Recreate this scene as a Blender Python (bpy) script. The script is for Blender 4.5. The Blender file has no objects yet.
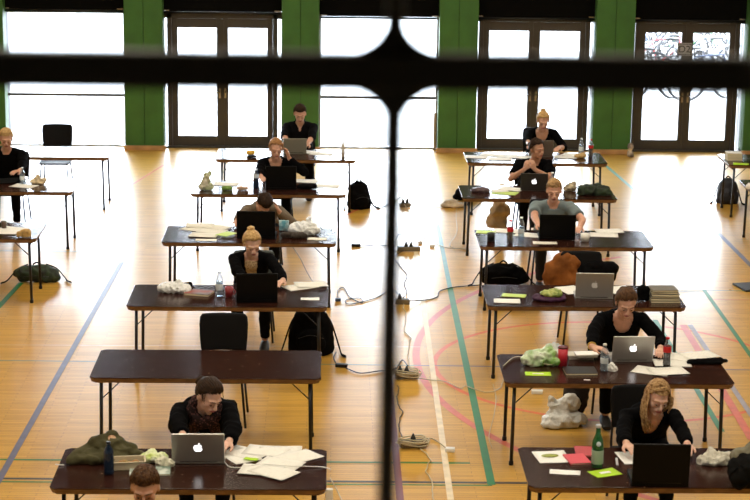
import bpy, bmesh, math, random
from mathutils import Vector, Matrix, noise
from math import sin, cos, pi, radians as rad
rnd = random.Random(7)
V = Vector
sc = bpy.context.scene
COL = sc.collection

# ------------------------------------------------------------------ camera
CAM_H = 4.96
PITCH, YAW, ROLL, FPX = 12.6278/57.3, 1.307/57.3, .71848/57.3, 1922.9
CF = V((sin(YAW)*cos(PITCH), cos(YAW)*cos(PITCH), -sin(PITCH)))
CR = V((cos(YAW), -sin(YAW), 0))
CU = CR.cross(CF)
# image is rotated by ROLL: right axis of the sensor in the world
SR = CR*cos(ROLL) + CU*sin(ROLL)
SU = CU*cos(ROLL) - CR*sin(ROLL)
cam_d = bpy.data.cameras.new('camera')
cam = bpy.data.objects.new('camera', cam_d)
COL.objects.link(cam)
mw = Matrix((SR, SU, -CF)).transposed().to_4x4()
mw.translation = V((0, 0, CAM_H))
cam.matrix_world = mw
cam_d.sensor_width = 36
cam_d.lens = FPX/750*36
cam_d.clip_start = .05
cam_d.clip_end = 300
cam_d.dof.use_dof = True
cam_d.dof.focus_distance = 18.5
cam_d.dof.aperture_fstop = 5.2
sc.camera = cam

def ray(px, py):
    u, v = (px-375)/FPX, (250-py)/FPX
    return CF + SR*u + SU*v
def at(px, py, z=0.0):
    d = ray(px, py)
    return V((0, 0, CAM_H)) + d*((z-CAM_H)/d.z)
def aty(px, py, y):
    d = ray(px, py)
    return V((0, 0, CAM_H)) + d*(y/d.y)

# ------------------------------------------------------------------ light, exposure
w = bpy.data.worlds.new('sky'); sc.world = w; w.use_nodes = True
bg = w.node_tree.nodes['Background']
bg.inputs[0].default_value = (.80, .90, 1, 1); bg.inputs[1].default_value = 31.0
sc.view_settings.view_transform = 'Standard'
sc.view_settings.look = 'None'
sc.view_settings.exposure = 0.0
sc.view_settings.gamma = 1
sc.view_settings.use_curve_mapping = False
LAMP_W = 88
WALL_Y = 29.28
def portal(x0, x1, z0, z1):
    l = bpy.data.lights.new('window_portal', 'AREA'); l.shape = 'RECTANGLE'
    l.size = x1-x0; l.size_y = z1-z0; l.energy = 1; l.cycles.is_portal = True
    o = bpy.data.objects.new('window_portal', l); COL.objects.link(o)
    o.location = ((x0+x1)/2, WALL_Y+.12, (z0+z1)/2); o.rotation_euler = (rad(-90), 0, 0)
BAYS = [(-5.02, -3.16), (-2.61, -.78), (-.23, 1.61), (2.14, 3.99), (4.53, 6.29)]
for b in BAYS: portal(b[0], b[1], 0, 2.1)

# ------------------------------------------------------------------ materials
MATS = {}
def mat(name, col=(.5, .5, .5), rough=.5, metal=0, var=0, vs=6, bump=0, bs=60, trans=0, emit=0, spec=.5, coat=0, sss=0, stretch=None, col2=None):
    if name in MATS: return MATS[name]
    m = bpy.data.materials.new(name); m.use_nodes = True
    nt = m.node_tree; N = nt.nodes; L = nt.links
    p = N['Principled BSDF']
    p.inputs['Base Color'].default_value = (*col, 1)
    p.inputs['Roughness'].default_value = rough
    p.inputs['Metallic'].default_value = metal
    p.inputs['Specular IOR Level'].default_value = spec
    p.inputs['Coat Weight'].default_value = coat
    p.inputs['Coat Roughness'].default_value = .1
    if trans: p.inputs['Transmission Weight'].default_value = trans
    if sss:
        p.inputs['Subsurface Weight'].default_value = sss
        p.inputs['Subsurface Radius'].default_value = (.012, .004, .002)
    if emit:
        p.inputs['Emission Color'].default_value = (*col, 1); p.inputs['Emission Strength'].default_value = emit
    tc = N.new('ShaderNodeTexCoord'); mp = N.new('ShaderNodeMapping')
    L.new(tc.outputs['Object'], mp.inputs[0])
    if stretch: mp.inputs['Scale'].default_value = stretch
    if var or col2:
        n = N.new('ShaderNodeTexNoise'); n.inputs['Scale'].default_value = vs; n.inputs['Detail'].default_value = 5
        L.new(mp.outputs[0], n.inputs['Vector'])
        r = N.new('ShaderNodeValToRGB')
        c2 = col2 or tuple(c*(1+var) for c in col)
        c1 = col if col2 else tuple(c*(1-var) for c in col)
        r.color_ramp.elements[0].position = .35; r.color_ramp.elements[1].position = .65
        r.color_ramp.elements[0].color = (*c1, 1); r.color_ramp.elements[1].color = (*c2, 1)
        L.new(n.outputs['Fac'], r.inputs[0]); L.new(r.outputs[0], p.inputs['Base Color'])
    if bump:
        n = N.new('ShaderNodeTexNoise'); n.inputs['Scale'].default_value = bs; n.inputs['Detail'].default_value = 4
        L.new(mp.outputs[0], n.inputs['Vector'])
        b = N.new('ShaderNodeBump'); b.inputs['Strength'].default_value = bump; b.inputs['Distance'].default_value = .01
        L.new(n.outputs['Fac'], b.inputs['Height']); L.new(b.outputs[0], p.inputs['Normal'])
    MATS[name] = m
    return m

def mat_floor():
    m = bpy.data.materials.new('gym_floor_wood'); m.use_nodes = True
    nt = m.node_tree; N = nt.nodes; L = nt.links; p = N['Principled BSDF']
    tc = N.new('ShaderNodeTexCoord')
    br = N.new('ShaderNodeTexBrick')
    br.inputs['Scale'].default_value = 1.0
    br.inputs['Brick Width'].default_value = .55; br.inputs['Row Height'].default_value = .046
    br.inputs['Mortar Size'].default_value = .0016; br.inputs['Bias'].default_value = -.1
    br.offset = .37; br.offset_frequency = 2
    br.inputs['Color1'].default_value = (.62, .355, .060, 1); br.inputs['Color2'].default_value = (.50, .27, .036, 1)
    br.inputs['Mortar'].default_value = (.24, .11, .035, 1)
    L.new(tc.outputs['Object'], br.inputs['Vector'])
    mp = N.new('ShaderNodeMapping'); mp.inputs['Scale'].default_value = (1.4, 26, 1)
    L.new(tc.outputs['Object'], mp.inputs[0])
    n = N.new('ShaderNodeTexNoise'); n.inputs['Scale'].default_value = 2.2; n.inputs['Detail'].default_value = 7
    L.new(mp.outputs[0], n.inputs['Vector'])
    mr = N.new('ShaderNodeMapRange'); mr.inputs[1].default_value = .3; mr.inputs[2].default_value = .7
    mr.inputs[3].default_value = .86; mr.inputs[4].default_value = 1.08
    L.new(n.outputs['Fac'], mr.inputs[0])
    mx = N.new('ShaderNodeMix'); mx.data_type = 'RGBA'; mx.blend_type = 'MULTIPLY'; mx.inputs[0].default_value = 1
    L.new(br.outputs['Color'], mx.inputs[6]); L.new(mr.outputs[0], mx.inputs[7])
    L.new(mx.outputs[2], p.inputs['Base Color'])
    n2 = N.new('ShaderNodeTexNoise'); n2.inputs['Scale'].default_value = 1.3; n2.inputs['Detail'].default_value = 6
    L.new(tc.outputs['Object'], n2.inputs['Vector'])
    m2 = N.new('ShaderNodeMapRange'); m2.inputs[3].default_value = .24; m2.inputs[4].default_value = .37
    L.new(n2.outputs['Fac'], m2.inputs[0]); L.new(m2.outputs[0], p.inputs['Roughness'])
    b = N.new('ShaderNodeBump'); b.inputs['Strength'].default_value = .12; b.inputs['Distance'].default_value = .003
    L.new(n.outputs['Fac'], b.inputs['Height']); L.new(b.outputs[0], p.inputs['Normal'])
    p.inputs['Specular IOR Level'].default_value = .42
    return m

def mat_glass(name='window_glass', tint=(1, 1, 1)):
    m = bpy.data.materials.new(name); m.use_nodes = True
    nt = m.node_tree; N = nt.nodes; L = nt.links
    N.remove(N['Principled BSDF'])
    t = N.new('ShaderNodeBsdfTransparent'); t.inputs[0].default_value = (*tint, 1)
    g = N.new('ShaderNodeBsdfGlossy'); g.inputs['Roughness'].default_value = .02
    f = N.new('ShaderNodeFresnel'); f.inputs[0].default_value = 1.45
    x = N.new('ShaderNodeMixShader')
    L.new(f.outputs[0], x.inputs[0]); L.new(t.outputs[0], x.inputs[1]); L.new(g.outputs[0], x.inputs[2])
    L.new(x.outputs[0], N['Material Output'].inputs[0])
    return m
def mat_clear(name, tint=(.9, .95, 1), gloss=.25):
    """thin plastic wall of a bottle: mostly see-through, some gloss"""
    m = bpy.data.materials.new(name); m.use_nodes = True
    nt = m.node_tree; N = nt.nodes; L = nt.links
    N.remove(N['Principled BSDF'])
    t = N.new('ShaderNodeBsdfTransparent'); t.inputs[0].default_value = (*tint, 1)
    g = N.new('ShaderNodeBsdfGlossy'); g.inputs['Roughness'].default_value = .12; g.inputs[0].default_value = (.9, .95, 1, 1)
    d = N.new('ShaderNodeLayerWeight'); d.inputs[0].default_value = gloss
    x = N.new('ShaderNodeMixShader')
    df = N.new('ShaderNodeBsdfDiffuse'); df.inputs[0].default_value = (.75, .8, .84, 1); x0 = N.new('ShaderNodeMixShader'); x0.inputs[0].default_value = .10  # white mixed into the plastic to stand for its bright highlights
    L.new(t.outputs[0], x0.inputs[1]); L.new(df.outputs[0], x0.inputs[2])
    L.new(d.outputs['Facing'], x.inputs[0]); L.new(x0.outputs[0], x.inputs[1]); L.new(g.outputs[0], x.inputs[2])
    L.new(x.outputs[0], N['Material Output'].inputs[0])
    return m
def mat_paper(name, col, line=.0):
    m = mat(name, col, .8, spec=.2)
    nt = m.node_tree; N = nt.nodes; L = nt.links; p = N['Principled BSDF']
    tc = N.new('ShaderNodeTexCoord'); wv = N.new('ShaderNodeTexWave'); wv.wave_type = 'BANDS'; wv.bands_direction = 'Y'
    wv.inputs['Scale'].default_value = 26
    L.new(tc.outputs['Object'], wv.inputs[0])
    n = N.new('ShaderNodeTexNoise'); n.inputs['Scale'].default_value = 45
    L.new(tc.outputs['Object'], n.inputs['Vector'])
    mu = N.new('ShaderNodeMath'); mu.operation = 'MULTIPLY'; L.new(wv.outputs['Fac'], mu.inputs[0]); L.new(n.outputs['Fac'], mu.inputs[1])
    r = N.new('ShaderNodeValToRGB'); r.color_ramp.elements[0].position = .42; r.color_ramp.elements[1].position = .6
    r.color_ramp.elements[0].color = (*col, 1); r.color_ramp.elements[1].color = (*[c*(1-line) for c in col], 1)
    L.new(mu.outputs[0], r.inputs[0]); L.new(r.outputs[0], p.inputs['Base Color'])
    return m
def mat_weave(name, c1, c2, scale=40):
    m = mat(name, c1, .9, spec=.1)
    nt = m.node_tree; N = nt.nodes; L = nt.links; p = N['Principled BSDF']
    tc = N.new('ShaderNodeTexCoord'); vo = N.new('ShaderNodeTexVoronoi'); vo.inputs['Scale'].default_value = scale
    L.new(tc.outputs['Object'], vo.inputs[0])
    r = N.new('ShaderNodeValToRGB'); r.color_ramp.elements[0].position = .1; r.color_ramp.elements[1].position = .5
    r.color_ramp.elements[0].color = (*c2, 1); r.color_ramp.elements[1].color = (*c1, 1)
    L.new(vo.outputs['Distance'], r.inputs[0]); L.new(r.outputs[0], p.inputs['Base Color'])
    b = N.new('ShaderNodeBump'); b.inputs['Strength'].default_value = .6; b.inputs['Distance'].default_value = .01
    L.new(vo.outputs['Distance'], b.inputs['Height']); L.new(b.outputs[0], p.inputs['Normal'])
    return m

FLOOR = mat_floor()
TABLE = mat('dark_brown_laminate', (.027, .0085, .0052), .17, var=.25, vs=4, bump=.05, bs=90, spec=.28, stretch=(1, 5, 1))
# pale scratches and chips of the worn laminate
_nt = TABLE.node_tree; _N = _nt.nodes; _L = _nt.links; _p = _N['Principled BSDF']
_src = _p.inputs['Base Color'].links[0].from_socket
_tc = _N.new('ShaderNodeTexCoord'); _n = _N.new('ShaderNodeTexNoise'); _n.inputs['Scale'].default_value = 38; _n.inputs['Detail'].default_value = 8
_L.new(_tc.outputs['Object'], _n.inputs['Vector'])
_r = _N.new('ShaderNodeValToRGB'); _r.color_ramp.elements[0].position = .70; _r.color_ramp.elements[1].position = .73
_L.new(_n.outputs['Fac'], _r.inputs[0])
_m = _N.new('ShaderNodeMix'); _m.data_type = 'RGBA'; _m.inputs[7].default_value = (.3, .2, .13, 1)
_L.new(_r.outputs[0], _m.inputs[0]); _L.new(_src, _m.inputs[6]); _L.new(_m.outputs[2], _p.inputs['Base Color'])
EDGE = mat('worn_plywood_edge', (.16, .08, .032), .55, var=.35, vs=12, bump=.2, bs=80, stretch=(1, 1, 8))
STEEL = mat('black_painted_steel', (.012, .012, .014), .4, metal=.3)
CHROME = mat('chrome_tube', (.5, .5, .5), .25, metal=1)
BLACKP = mat('black_plastic', (.007, .007, .008), .5, spec=.3)
CHAIRP = mat('dark_grey_chair_shell', (.006, .006, .007), .65, bump=.1, bs=200, spec=.12)
CHAIRG = mat('grey_green_chair_shell', (.05, .06, .055), .5)
PINE = mat('varnished_pine', (.45, .25, .10), .4, var=.2, vs=5, stretch=(1, 8, 1))
GREEN = mat('green_wall_panel', (.035, .13, .022), .6, var=.12, vs=2.5, bump=.1, bs=40)
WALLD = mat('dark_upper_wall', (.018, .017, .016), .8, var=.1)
WALLP = mat('painted_block_wall', (.46, .43, .38), .8, var=.06, vs=3)
FRAME = mat('brown_black_door_frame', (.042, .036, .030), .45)
BLIND = mat('black_blind_cloth', (.003, .003, .003), .9, spec=.05)
GLASS = mat_glass()
PAPER = mat_paper('printed_white_paper', (.80, .79, .74), .28)
CREAM = mat_paper('cream_paper', (.76, .74, .66), .15)
BLANK = mat('plain_white_paper', (.82, .82, .80), .7, spec=.2)
LIME = mat('lime_green_paper', (.42, .68, .03), .6, spec=.2)
PINKP = mat('pink_red_cover', (.62, .05, .08), .5)
ALU = mat('brushed_aluminium', (.50, .49, .47), .38, metal=.75)
ALUD = mat('dark_laptop_keys', (.03, .03, .03), .5)  # plain dark keyboard colour
LAPB = mat('matt_black_laptop_shell', (.003, .003, .0035), .5, spec=.1)
SCREEN = mat('lit_laptop_screen', (.55, .65, .8), .3, emit=.9)
LOGO = mat('lit_white_logo', (1, 1, 1), .3, emit=2.2)
LOGOG = mat('grey_logo', (.75, .75, .75), .3)
PLASW = mat('white_crinkled_plastic', (.74, .75, .75), .3, var=.05, bump=.4, bs=50, sss=0)
PLASG = mat('white_and_green_plastic', (.72, .76, .66), .3, col2=(.20, .46, .06), vs=9, bump=.4, bs=50)
PLAST = mat('teal_printed_plastic', (.74, .74, .70), .35, col2=(.66, .68, .66), vs=9, bump=.4, bs=50)
CABW = mat('cream_cable', (.50, .43, .28), .5)
CABB = mat('black_cable', (.012, .012, .012), .5)
CLEARB = mat_clear('clear_bottle_plastic')
GREENB = mat('dark_green_glass', (.02, .14, .04), .08, spec=.8, trans=.35)
BLUEB = mat('dark_blue_bottle', (.012, .03, .07), .15, trans=.3)
WATER = mat_clear('water_in_bottle', (.72, .80, .84), .15)
COLA = mat('dark_cola', (.022, .004, .003), .08, spec=.7)
REDL = mat('red_label', (.55, .012, .015), .4)
MUG = mat('dark_red_mug', (.22, .02, .02), .3)
WHITEP = mat('white_hard_plastic', (.75, .74, .70), .35)
BLACKC = mat('black_cloth', (.0035, .0035, .004), .9, bump=.3, bs=90, spec=.05)
OLIVE = mat('olive_jacket_cloth', (.068, .062, .028), .85, var=.2, vs=7, bump=.3, bs=60, spec=.2)
BROWNJ = mat('rust_brown_suede', (.22, .075, .016), .85, var=.3, vs=7, bump=.3, bs=60, spec=.2)
KHAKI = mat('khaki_cloth', (.58, .47, .32), .85, var=.2, vs=7, bump=.3, spec=.2)
CAMO = mat('dark_green_and_black_cloth', (.010, .012, .010), .8, col2=(.022, .045, .018), vs=14, bump=.3)
PURPLE = mat('dark_purple_cloth', (.05, .008, .045), .7, var=.3, vs=9, bump=.3)
CRUMB = mat('brown_food', (.42, .25, .10), .7, var=.4, vs=30, bump=.5, bs=60)
LEAFY = mat('green_food', (.16, .28, .05), .6, var=.4, vs=40, bump=.5, bs=60)
YELLOWB = mat('yellow_wrapper', (.75, .42, .03), .4, var=.2)
BEIGE = mat('beige_plastic_box', (.55, .47, .33), .45)

# ------------------------------------------------------------------ mesh helpers
def nz(v, o=0.0):
    return noise.noise(V(v)+V((o, o*1.7, -o)))
class MB:
    def __init__(s): s.v = []; s.f = []; s.m = []; s.sm = []
    def add(s, vs, fs, m=0, sm=False, M=None):
        b = len(s.v)
        s.v += [(M @ V(v)) if M is not None else V(v) for v in vs]
        for f in fs:
            s.f.append([i+b for i in f]); s.m.append(m); s.sm.append(sm)
        return s
    def box(s, c, d, R=None, m=0, M=None):
        x, y, z = d[0]/2, d[1]/2, d[2]/2
        vs = [V((a*x, b*y, e*z)) for e in (-1, 1) for a, b in ((-1, -1), (1, -1), (1, 1), (-1, 1))]
        if R is not None: vs = [R @ v for v in vs]
        vs = [v+V(c) for v in vs]
        return s.add(vs, [(3, 2, 1, 0), (4, 5, 6, 7), (0, 1, 5, 4), (1, 2, 6, 5), (2, 3, 7, 6), (3, 0, 4, 7)], m, False, M)
    def rings(s, rings, m=0, sm=True, cap=True, closed=False):
        n = len(rings[0]); b = []
        for r in rings: b += list(r)
        fs = []
        K = len(rings)
        for i in range(K if closed else K-1):
            for j in range(n):
                a0 = i*n+j; a1 = i*n+(j+1) % n; b0 = ((i+1) % K)*n+j; b1 = ((i+1) % K)*n+(j+1) % n
                fs.append((a0, a1, b1, b0))
        if cap and not closed:
            fs.append(tuple(range(n-1, -1, -1))); fs.append(tuple((K-1)*n+j for j in range(n)))
        return s.add(b, fs, m, sm)
    def tube(s, pts, r, n=8, m=0, cap=True, flat=1.0, up=None, closed=False):
        pts = [V(p) for p in pts]
        if not hasattr(r, '__len__'): r = [r]*len(pts)
        rings = []
        prev = up and V(up)
        for i, p in enumerate(pts):
            t = (pts[min(i+1, len(pts)-1)]-pts[max(i-1, 0)])
            if closed: t = pts[(i+1) % len(pts)]-pts[i-1]
            if t.length < 1e-9: t = V((0, 0, 1))
            t.normalize()
            if prev is None: prev = V((0, 0, 1)) if abs(t.z) < .9 else V((1, 0, 0))
            a = t.cross(prev)
            if a.length < 1e-6: a = t.cross(V((1, 0, 0)) if abs(t.x) < .9 else V((0, 1, 0)))
            a.normalize(); b = a.cross(t).normalized(); prev = b
            rings.append([p+(a*cos(2*pi*k/n)+b*sin(2*pi*k/n)*flat)*r[i] for k in range(n)])
        return s.rings(rings, m, True, cap, closed)
    def lathe(s, prof, c=(0, 0, 0), n=20, m=0, M=None, sm=True, cap=True):
        c = V(c)
        rings = [[c+V((r*cos(2*pi*k/n), r*sin(2*pi*k/n), z)) for k in range(n)] for r, z in prof]
        if M is not None: rings = [[M @ v for v in r] for r in rings]
        return s.rings(rings, m, sm, cap)
    def ell(s, c, r, n=16, k=10, m=0, M=None):
        if not hasattr(r, '__len__'): r = (r, r, r)
        rings = []
        for i in range(1, k):
            a = -pi/2+pi*i/k
            rings.append([V((r[0]*cos(a)*cos(2*pi*j/n), r[1]*cos(a)*sin(2*pi*j/n), r[2]*sin(a))) for j in range(n)])
        rings = [[V(c)+v for v in ring] for ring in rings]
        if M is not None: rings = [[M @ v for v in ring] for ring in rings]
        return s.rings(rings, m, True)
    def cap(s, a, b, ra, rb, n=12):
        """tapered capsule"""
        a, b = V(a), V(b); d = (b-a)
        if d.length < 1e-6: return s.ell(a, ra)
        u = d.normalized()
        P, R = [], []
        for t in (-.98, -.8, -.45): P.append(a+u*ra*t); R.append(ra*math.sqrt(max(0, 1-t*t)))
        P.append(a); R.append(ra); P.append(b); R.append(rb)
        for t in (.45, .8, .98): P.append(b+u*rb*t); R.append(rb*math.sqrt(max(0, 1-t*t)))
        return s.tube(P, R, n)
    def loft(s, secs, n=20, side=(1, 0, 0)):
        """secs: (centre, half width, half depth); sections square to the path"""
        rings = []
        side = V(side)
        for i, (c, a, b) in enumerate(secs):
            c = V(c)
            t = (V(secs[min(i+1, len(secs)-1)][0])-V(secs[max(i-1, 0)][0])).normalized()
            x = (side-t*side.dot(t)).normalized(); y = t.cross(x)
            rings.append([c+x*a*cos(2*pi*k/n)+y*b*sin(2*pi*k/n) for k in range(n)])
        return s.rings(rings)
    def prism(s, poly, z0, z1, m=0, M=None, inset=0):
        n = len(poly)
        cx = sum(p[0] for p in poly)/n; cy = sum(p[1] for p in poly)/n
        def ins(p):
            dx, dy = p[0]-cx, p[1]-cy
            return (p[0]-math.copysign(min(inset, abs(dx)), dx), p[1]-math.copysign(min(inset, abs(dy)), dy))
        vs = [(*(ins(p) if inset else p), z0) for p in poly]+[(*p, z1) for p in poly]
        fs = [tuple(range(n-1, -1, -1)), tuple(range(n, 2*n))]+[(i, (i+1) % n, (i+1) % n+n, i+n) for i in range(n)]
        return s.add(vs, fs, m, False, M)
    def mesh(s, name):
        me = bpy.data.meshes.new(name)
        me.from_pydata([tuple(v) for v in s.v], [], s.f)
        me.polygons.foreach_set('material_index', s.m)
        me.polygons.foreach_set('use_smooth', s.sm)
        me.update()
        bm = bmesh.new(); bm.from_mesh(me); bmesh.ops.recalc_face_normals(bm, faces=bm.faces); bm.to_mesh(me); bm.free()
        return me
    def build(s, name, mats, parent=None, bevel=0, loc=None, rz=0, seg=2, solid=0):
        me = s.mesh(name)
        return link(me, name, mats, parent, bevel, loc, rz, seg, solid)
def link(me, name, mats, parent=None, bevel=0, loc=None, rz=0, seg=2, solid=0):
    o = bpy.data.objects.new(name, me)
    for x in (mats if isinstance(mats, (list, tuple)) else [mats]): me.materials.append(x)
    COL.objects.link(o)
    if parent is not None: o.parent = parent
    if loc is not None: o.location = loc
    if rz: o.rotation_euler = (0, 0, rz)
    if solid:
        md = o.modifiers.new('thickness', 'SOLIDIFY'); md.thickness = solid; md.offset = 0
    if bevel:
        md = o.modifiers.new('bevel', 'BEVEL'); md.width = bevel; md.segments = seg; md.limit_method = 'ANGLE'
    return o
TMP = bpy.data.scenes.new('workbench')      # scratch scene for the remeshing, removed at the end
def fuse(mb, voxel, smooth=4, factor=.5):
    """the one continuous skin around all the closed shapes of mb"""
    me = mb.mesh('t'); o = bpy.data.objects.new('t', me); TMP.collection.objects.link(o)
    r = o.modifiers.new('r', 'REMESH'); r.mode = 'VOXEL'; r.voxel_size = voxel; r.use_smooth_shade = True
    if smooth:
        q = o.modifiers.new('s', 'SMOOTH'); q.factor = factor; q.iterations = smooth
    TMP.view_layers[0].update(); dg = TMP.view_layers[0].depsgraph
    out = bpy.data.meshes.new_from_object(o.evaluated_get(dg), depsgraph=dg)
    bpy.data.objects.remove(o); bpy.data.meshes.remove(me)
    out.polygons.foreach_set('use_smooth', [True]*len(out.polygons))
    out.materials.clear()
    return out
def crumple(me, amp, freq, seed=0, floor=None, ridged=True):
    new = []
    for v in me.vertices:
        p = v.co*freq
        a = nz(p, seed)
        if ridged: a = 1-2*abs(a)
        b = nz(p*2.3, seed+5)
        c = v.co+v.normal*amp*(a*.8+b*.5-.3)
        if floor is not None and c.z < floor: c.z = floor
        new += c[:]
    me.vertices.foreach_set('co', new)
    me.update()
    return me
def tag(o, label=None, cat=None, group=None, kind=None):
    if label: o['label'] = label
    if cat: o['category'] = cat
    if group: o['group'] = group
    if kind: o['kind'] = kind
    return o
def empty(name, loc, rz=0):
    o = bpy.data.objects.new(name, None); COL.objects.link(o)
    o.location = loc; o.rotation_euler = (0, 0, rz); o.empty_display_size = .1
    return o
def copy_tree(o, parent=None):
    c = o.copy(); COL.objects.link(c)
    c.parent = parent
    for ch in list(o.children):
        copy_tree(ch, c)
    return c
def place(o, loc, rz=0, label=None, group=None):
    o.location = loc; o.rotation_euler = (0, 0, rz)
    if label: o['label'] = label
    if group: o['group'] = group
    return o
def spline(pts, k=6):
    pts = [V(p) for p in pts]
    P = [pts[0]*2-pts[1]]+pts+[pts[-1]*2-pts[-2]]
    out = []
    for i in range(1, len(P)-2):
        for j in range(k):
            t = j/k
            out.append(.5*((2*P[i])+(P[i+1]-P[i-1])*t+(2*P[i-1]-5*P[i]+4*P[i+1]-P[i+2])*t*t+(3*P[i]-P[i-1]-3*P[i+1]+P[i+2])*t**3))
    out.append(pts[-1])
    return out
WINF = mat('light_grey_window_frame', (.30, .31, .32), .45)

# ------------------------------------------------------------------ the hall
def struct(name, mb, m, parent=None, **k):
    o = mb.build(name, m, parent, **k)
    if parent is None: o['kind'] = 'structure'
    return o
XL, XR, YB, ZC = -9.0, 11.0, -5.0, 7.2
floor = struct('floor', MB().box(((XL+XR)/2, (YB+WALL_Y)/2+.1, -.05), (XR-XL, WALL_Y-YB+.2, .1)), FLOOR)
struct('ceiling', MB().box(((XL+XR)/2, (YB+WALL_Y)/2, ZC+.1), (XR-XL+.6, WALL_Y-YB+.8, .2)), mat('dark_timber_ceiling', (.14, .11, .08), .8))
struct('wall_left', MB().box((XL-.15, (YB+WALL_Y)/2, ZC/2), (.3, WALL_Y-YB+.8, ZC)), WALLP)
struct('wall_right', MB().box((XR+.15, (YB+WALL_Y)/2, ZC/2), (.3, WALL_Y-YB+.8, ZC)), WALLP)
struct('wall_back', MB().box(((XL+XR)/2, YB-.15, ZC/2), (XR-XL, .3, ZC)), WALLP)
HEAD_Z = 2.10
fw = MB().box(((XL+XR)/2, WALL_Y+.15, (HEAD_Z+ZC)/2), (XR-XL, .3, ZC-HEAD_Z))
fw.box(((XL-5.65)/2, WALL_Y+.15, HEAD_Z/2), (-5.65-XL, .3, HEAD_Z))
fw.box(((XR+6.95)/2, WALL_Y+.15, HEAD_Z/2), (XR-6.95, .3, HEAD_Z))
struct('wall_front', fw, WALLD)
struct('gallery_floor', MB().box((1, -1.35, 3.3), (20, 7.1, .25)), WALLP)
# piers between the bays: green panels with a joint down the middle and a pine kick board
PIERS = [(-5.57, -4.97), (-3.15, -2.58), (-.778, -.225), (1.60, 2.175), (3.97, 4.545), (6.28, 6.86)]
PF = 29.0
for i, (a, b) in enumerate(PIERS):
    root = empty('wall_pier', ((a+b)/2, PF, 0)); root['kind'] = 'structure'
    wd = (b-a)
    MB().box((0, .29, 1.65), (wd-.012, .56, 3.3)).build('masonry_core', WALLD, root)
    for sgn in (-1, 1):
        MB().box((sgn*wd/4, .004, 1.66), (wd/2-.006, .022, 3.2)).build('green_panel', GREEN, root, bevel=.004)
        MB().box((sgn*(wd/2-.004), .13, 1.66), (.018, .27, 3.2)).build('side_panel', GREEN, root, bevel=.003)
    MB().box((0, -.025, .035), (wd+.06, .05, .07)).build('kick_board', PINE, root, bevel=.006)
# bays
def window(n, a, b):
    r = empty('window_%d' % n, ((a+b)/2, WALL_Y, 0)); r['kind'] = 'structure'
    w_ = b-a; f = MB()
    for x in (-w_/2+.02, w_/2-.02): f.box((x, .06, HEAD_Z/2), (.04, .10, HEAD_Z))
    f.box((0, .06, .012), (w_, .10, .024)); f.box((0, .06, HEAD_Z-.03), (w_, .10, .06))
    f.build('window_frame', WINF, r, bevel=.004)
    MB().box((0, .06, .79), (w_-.06, .05, .042)).build('transom_bar', FRAME, r, bevel=.003)
    MB().box((0, .06, HEAD_Z/2), (w_-.06, .006, HEAD_Z-.06)).build('glass_pane', GLASS, r)
def doors(n, a, b):
    r = empty('door_%d' % n, ((a+b)/2, WALL_Y, 0)); r['kind'] = 'structure'
    w_ = b-a; f = MB(); T = 2.06; sd = .075
    for s in (-1, 1):
        f.box((s*(w_/2-sd-.035), .05, T/2), (.07, .12, T)); f.box((s*(w_/2-.008), .05, T/2), (.016, .12, T))
    f.box((0, .05, T-.03), (w_, .12, .10)); f.box((0, .02, .012), (w_, .20, .024))
    f.build('door_frame', FRAME, r, bevel=.004)
    for s in (-1, 1): MB().box((s*(w_/2-sd/2), .06, T/2), (sd-.01, .006, T-.1)).build('sidelight_pane', GLASS, r)
    iw = w_/2-sd-.07
    for s in (-1, 1):
        if s > 0: MB().box((0, .03, T/2-.03), (.05, .05, T-.12)).build('meeting_strip', FRAME, r)
        lf = MB(); x0, x1 = (0, iw) if s > 0 else (-iw, 0)
        st = .085
        lf.box((x0+st/2+.003, .045, T/2-.035), (st, .055, T-.09)); lf.box((x1-st/2-.003, .045, T/2-.035), (st, .055, T-.09))
        cx = (x0+x1)/2
        lf.box((cx, .045, .10), (iw-2*st-.004, .055, .15)); lf.box((cx, .045, T-.155), (iw-2*st-.004, .055, .14))
        leaf = lf.build('door_leaf', FRAME, r, bevel=.003)
        MB().box((cx, .045, T/2-.02), (iw-2*st+.01, .006, T-.36)).build('glass_pane', GLASS, leaf)
        h = MB(); hx = x0+st/2 if s > 0 else x1-st/2
        h.tube([(hx, .02, .86), (hx, -.03, .86), (hx+s*.09, -.035, .86)], .009, 8)
        h.box((hx, .014, .84), (.03, .01, .16)); h.build('door_handle', CHROME, leaf)
window(1, *BAYS[0]); doors(1, *BAYS[1]); window(2, *BAYS[2]); doors(2, *BAYS[3]); doors(3, *BAYS[4])
# slim posts standing in the window reveals
for n, x in ((1, -5.0), (2, 1.565)):
    m = MB().box((x, WALL_Y-.05, .29), (.045, .05, .58)); struct('trim_%d' % n, m, mat('grey_beige_post', (.30, .24, .17), .5), bevel=.004)
# roller blinds over the bays
BL = ['tall window at the far left', 'left glass double door', 'middle window', 'glass double door right of the middle', 'glass double door with the bicycles behind it']
for i, (a, b) in enumerate(BAYS):
    r = empty('roller_blind', ((a+b)/2, WALL_Y-.06, 2.0))
    tag(r, 'black roller blind lowered over the '+BL[i], 'blind', 'roller blinds over the glass bays')
    z0 = (.06, .05, .0, .01, .0)[i]
    MB().box((0, 0, .75+z0), (b-a-.03, .006, 1.42)).build('blind_cloth', BLIND, r)
    MB().tube([(-(b-a)/2+.03, 0, z0+.02), ((b-a)/2-.03, 0, z0+.02)], .018, 10).build('bottom_rail', STEEL, r)
    for s in (-1, 1): MB().box((s*((b-a)/2-.07), -.012, z0+.055), (.10, .02, .018)).build('bracket', CHROME, r)
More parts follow.
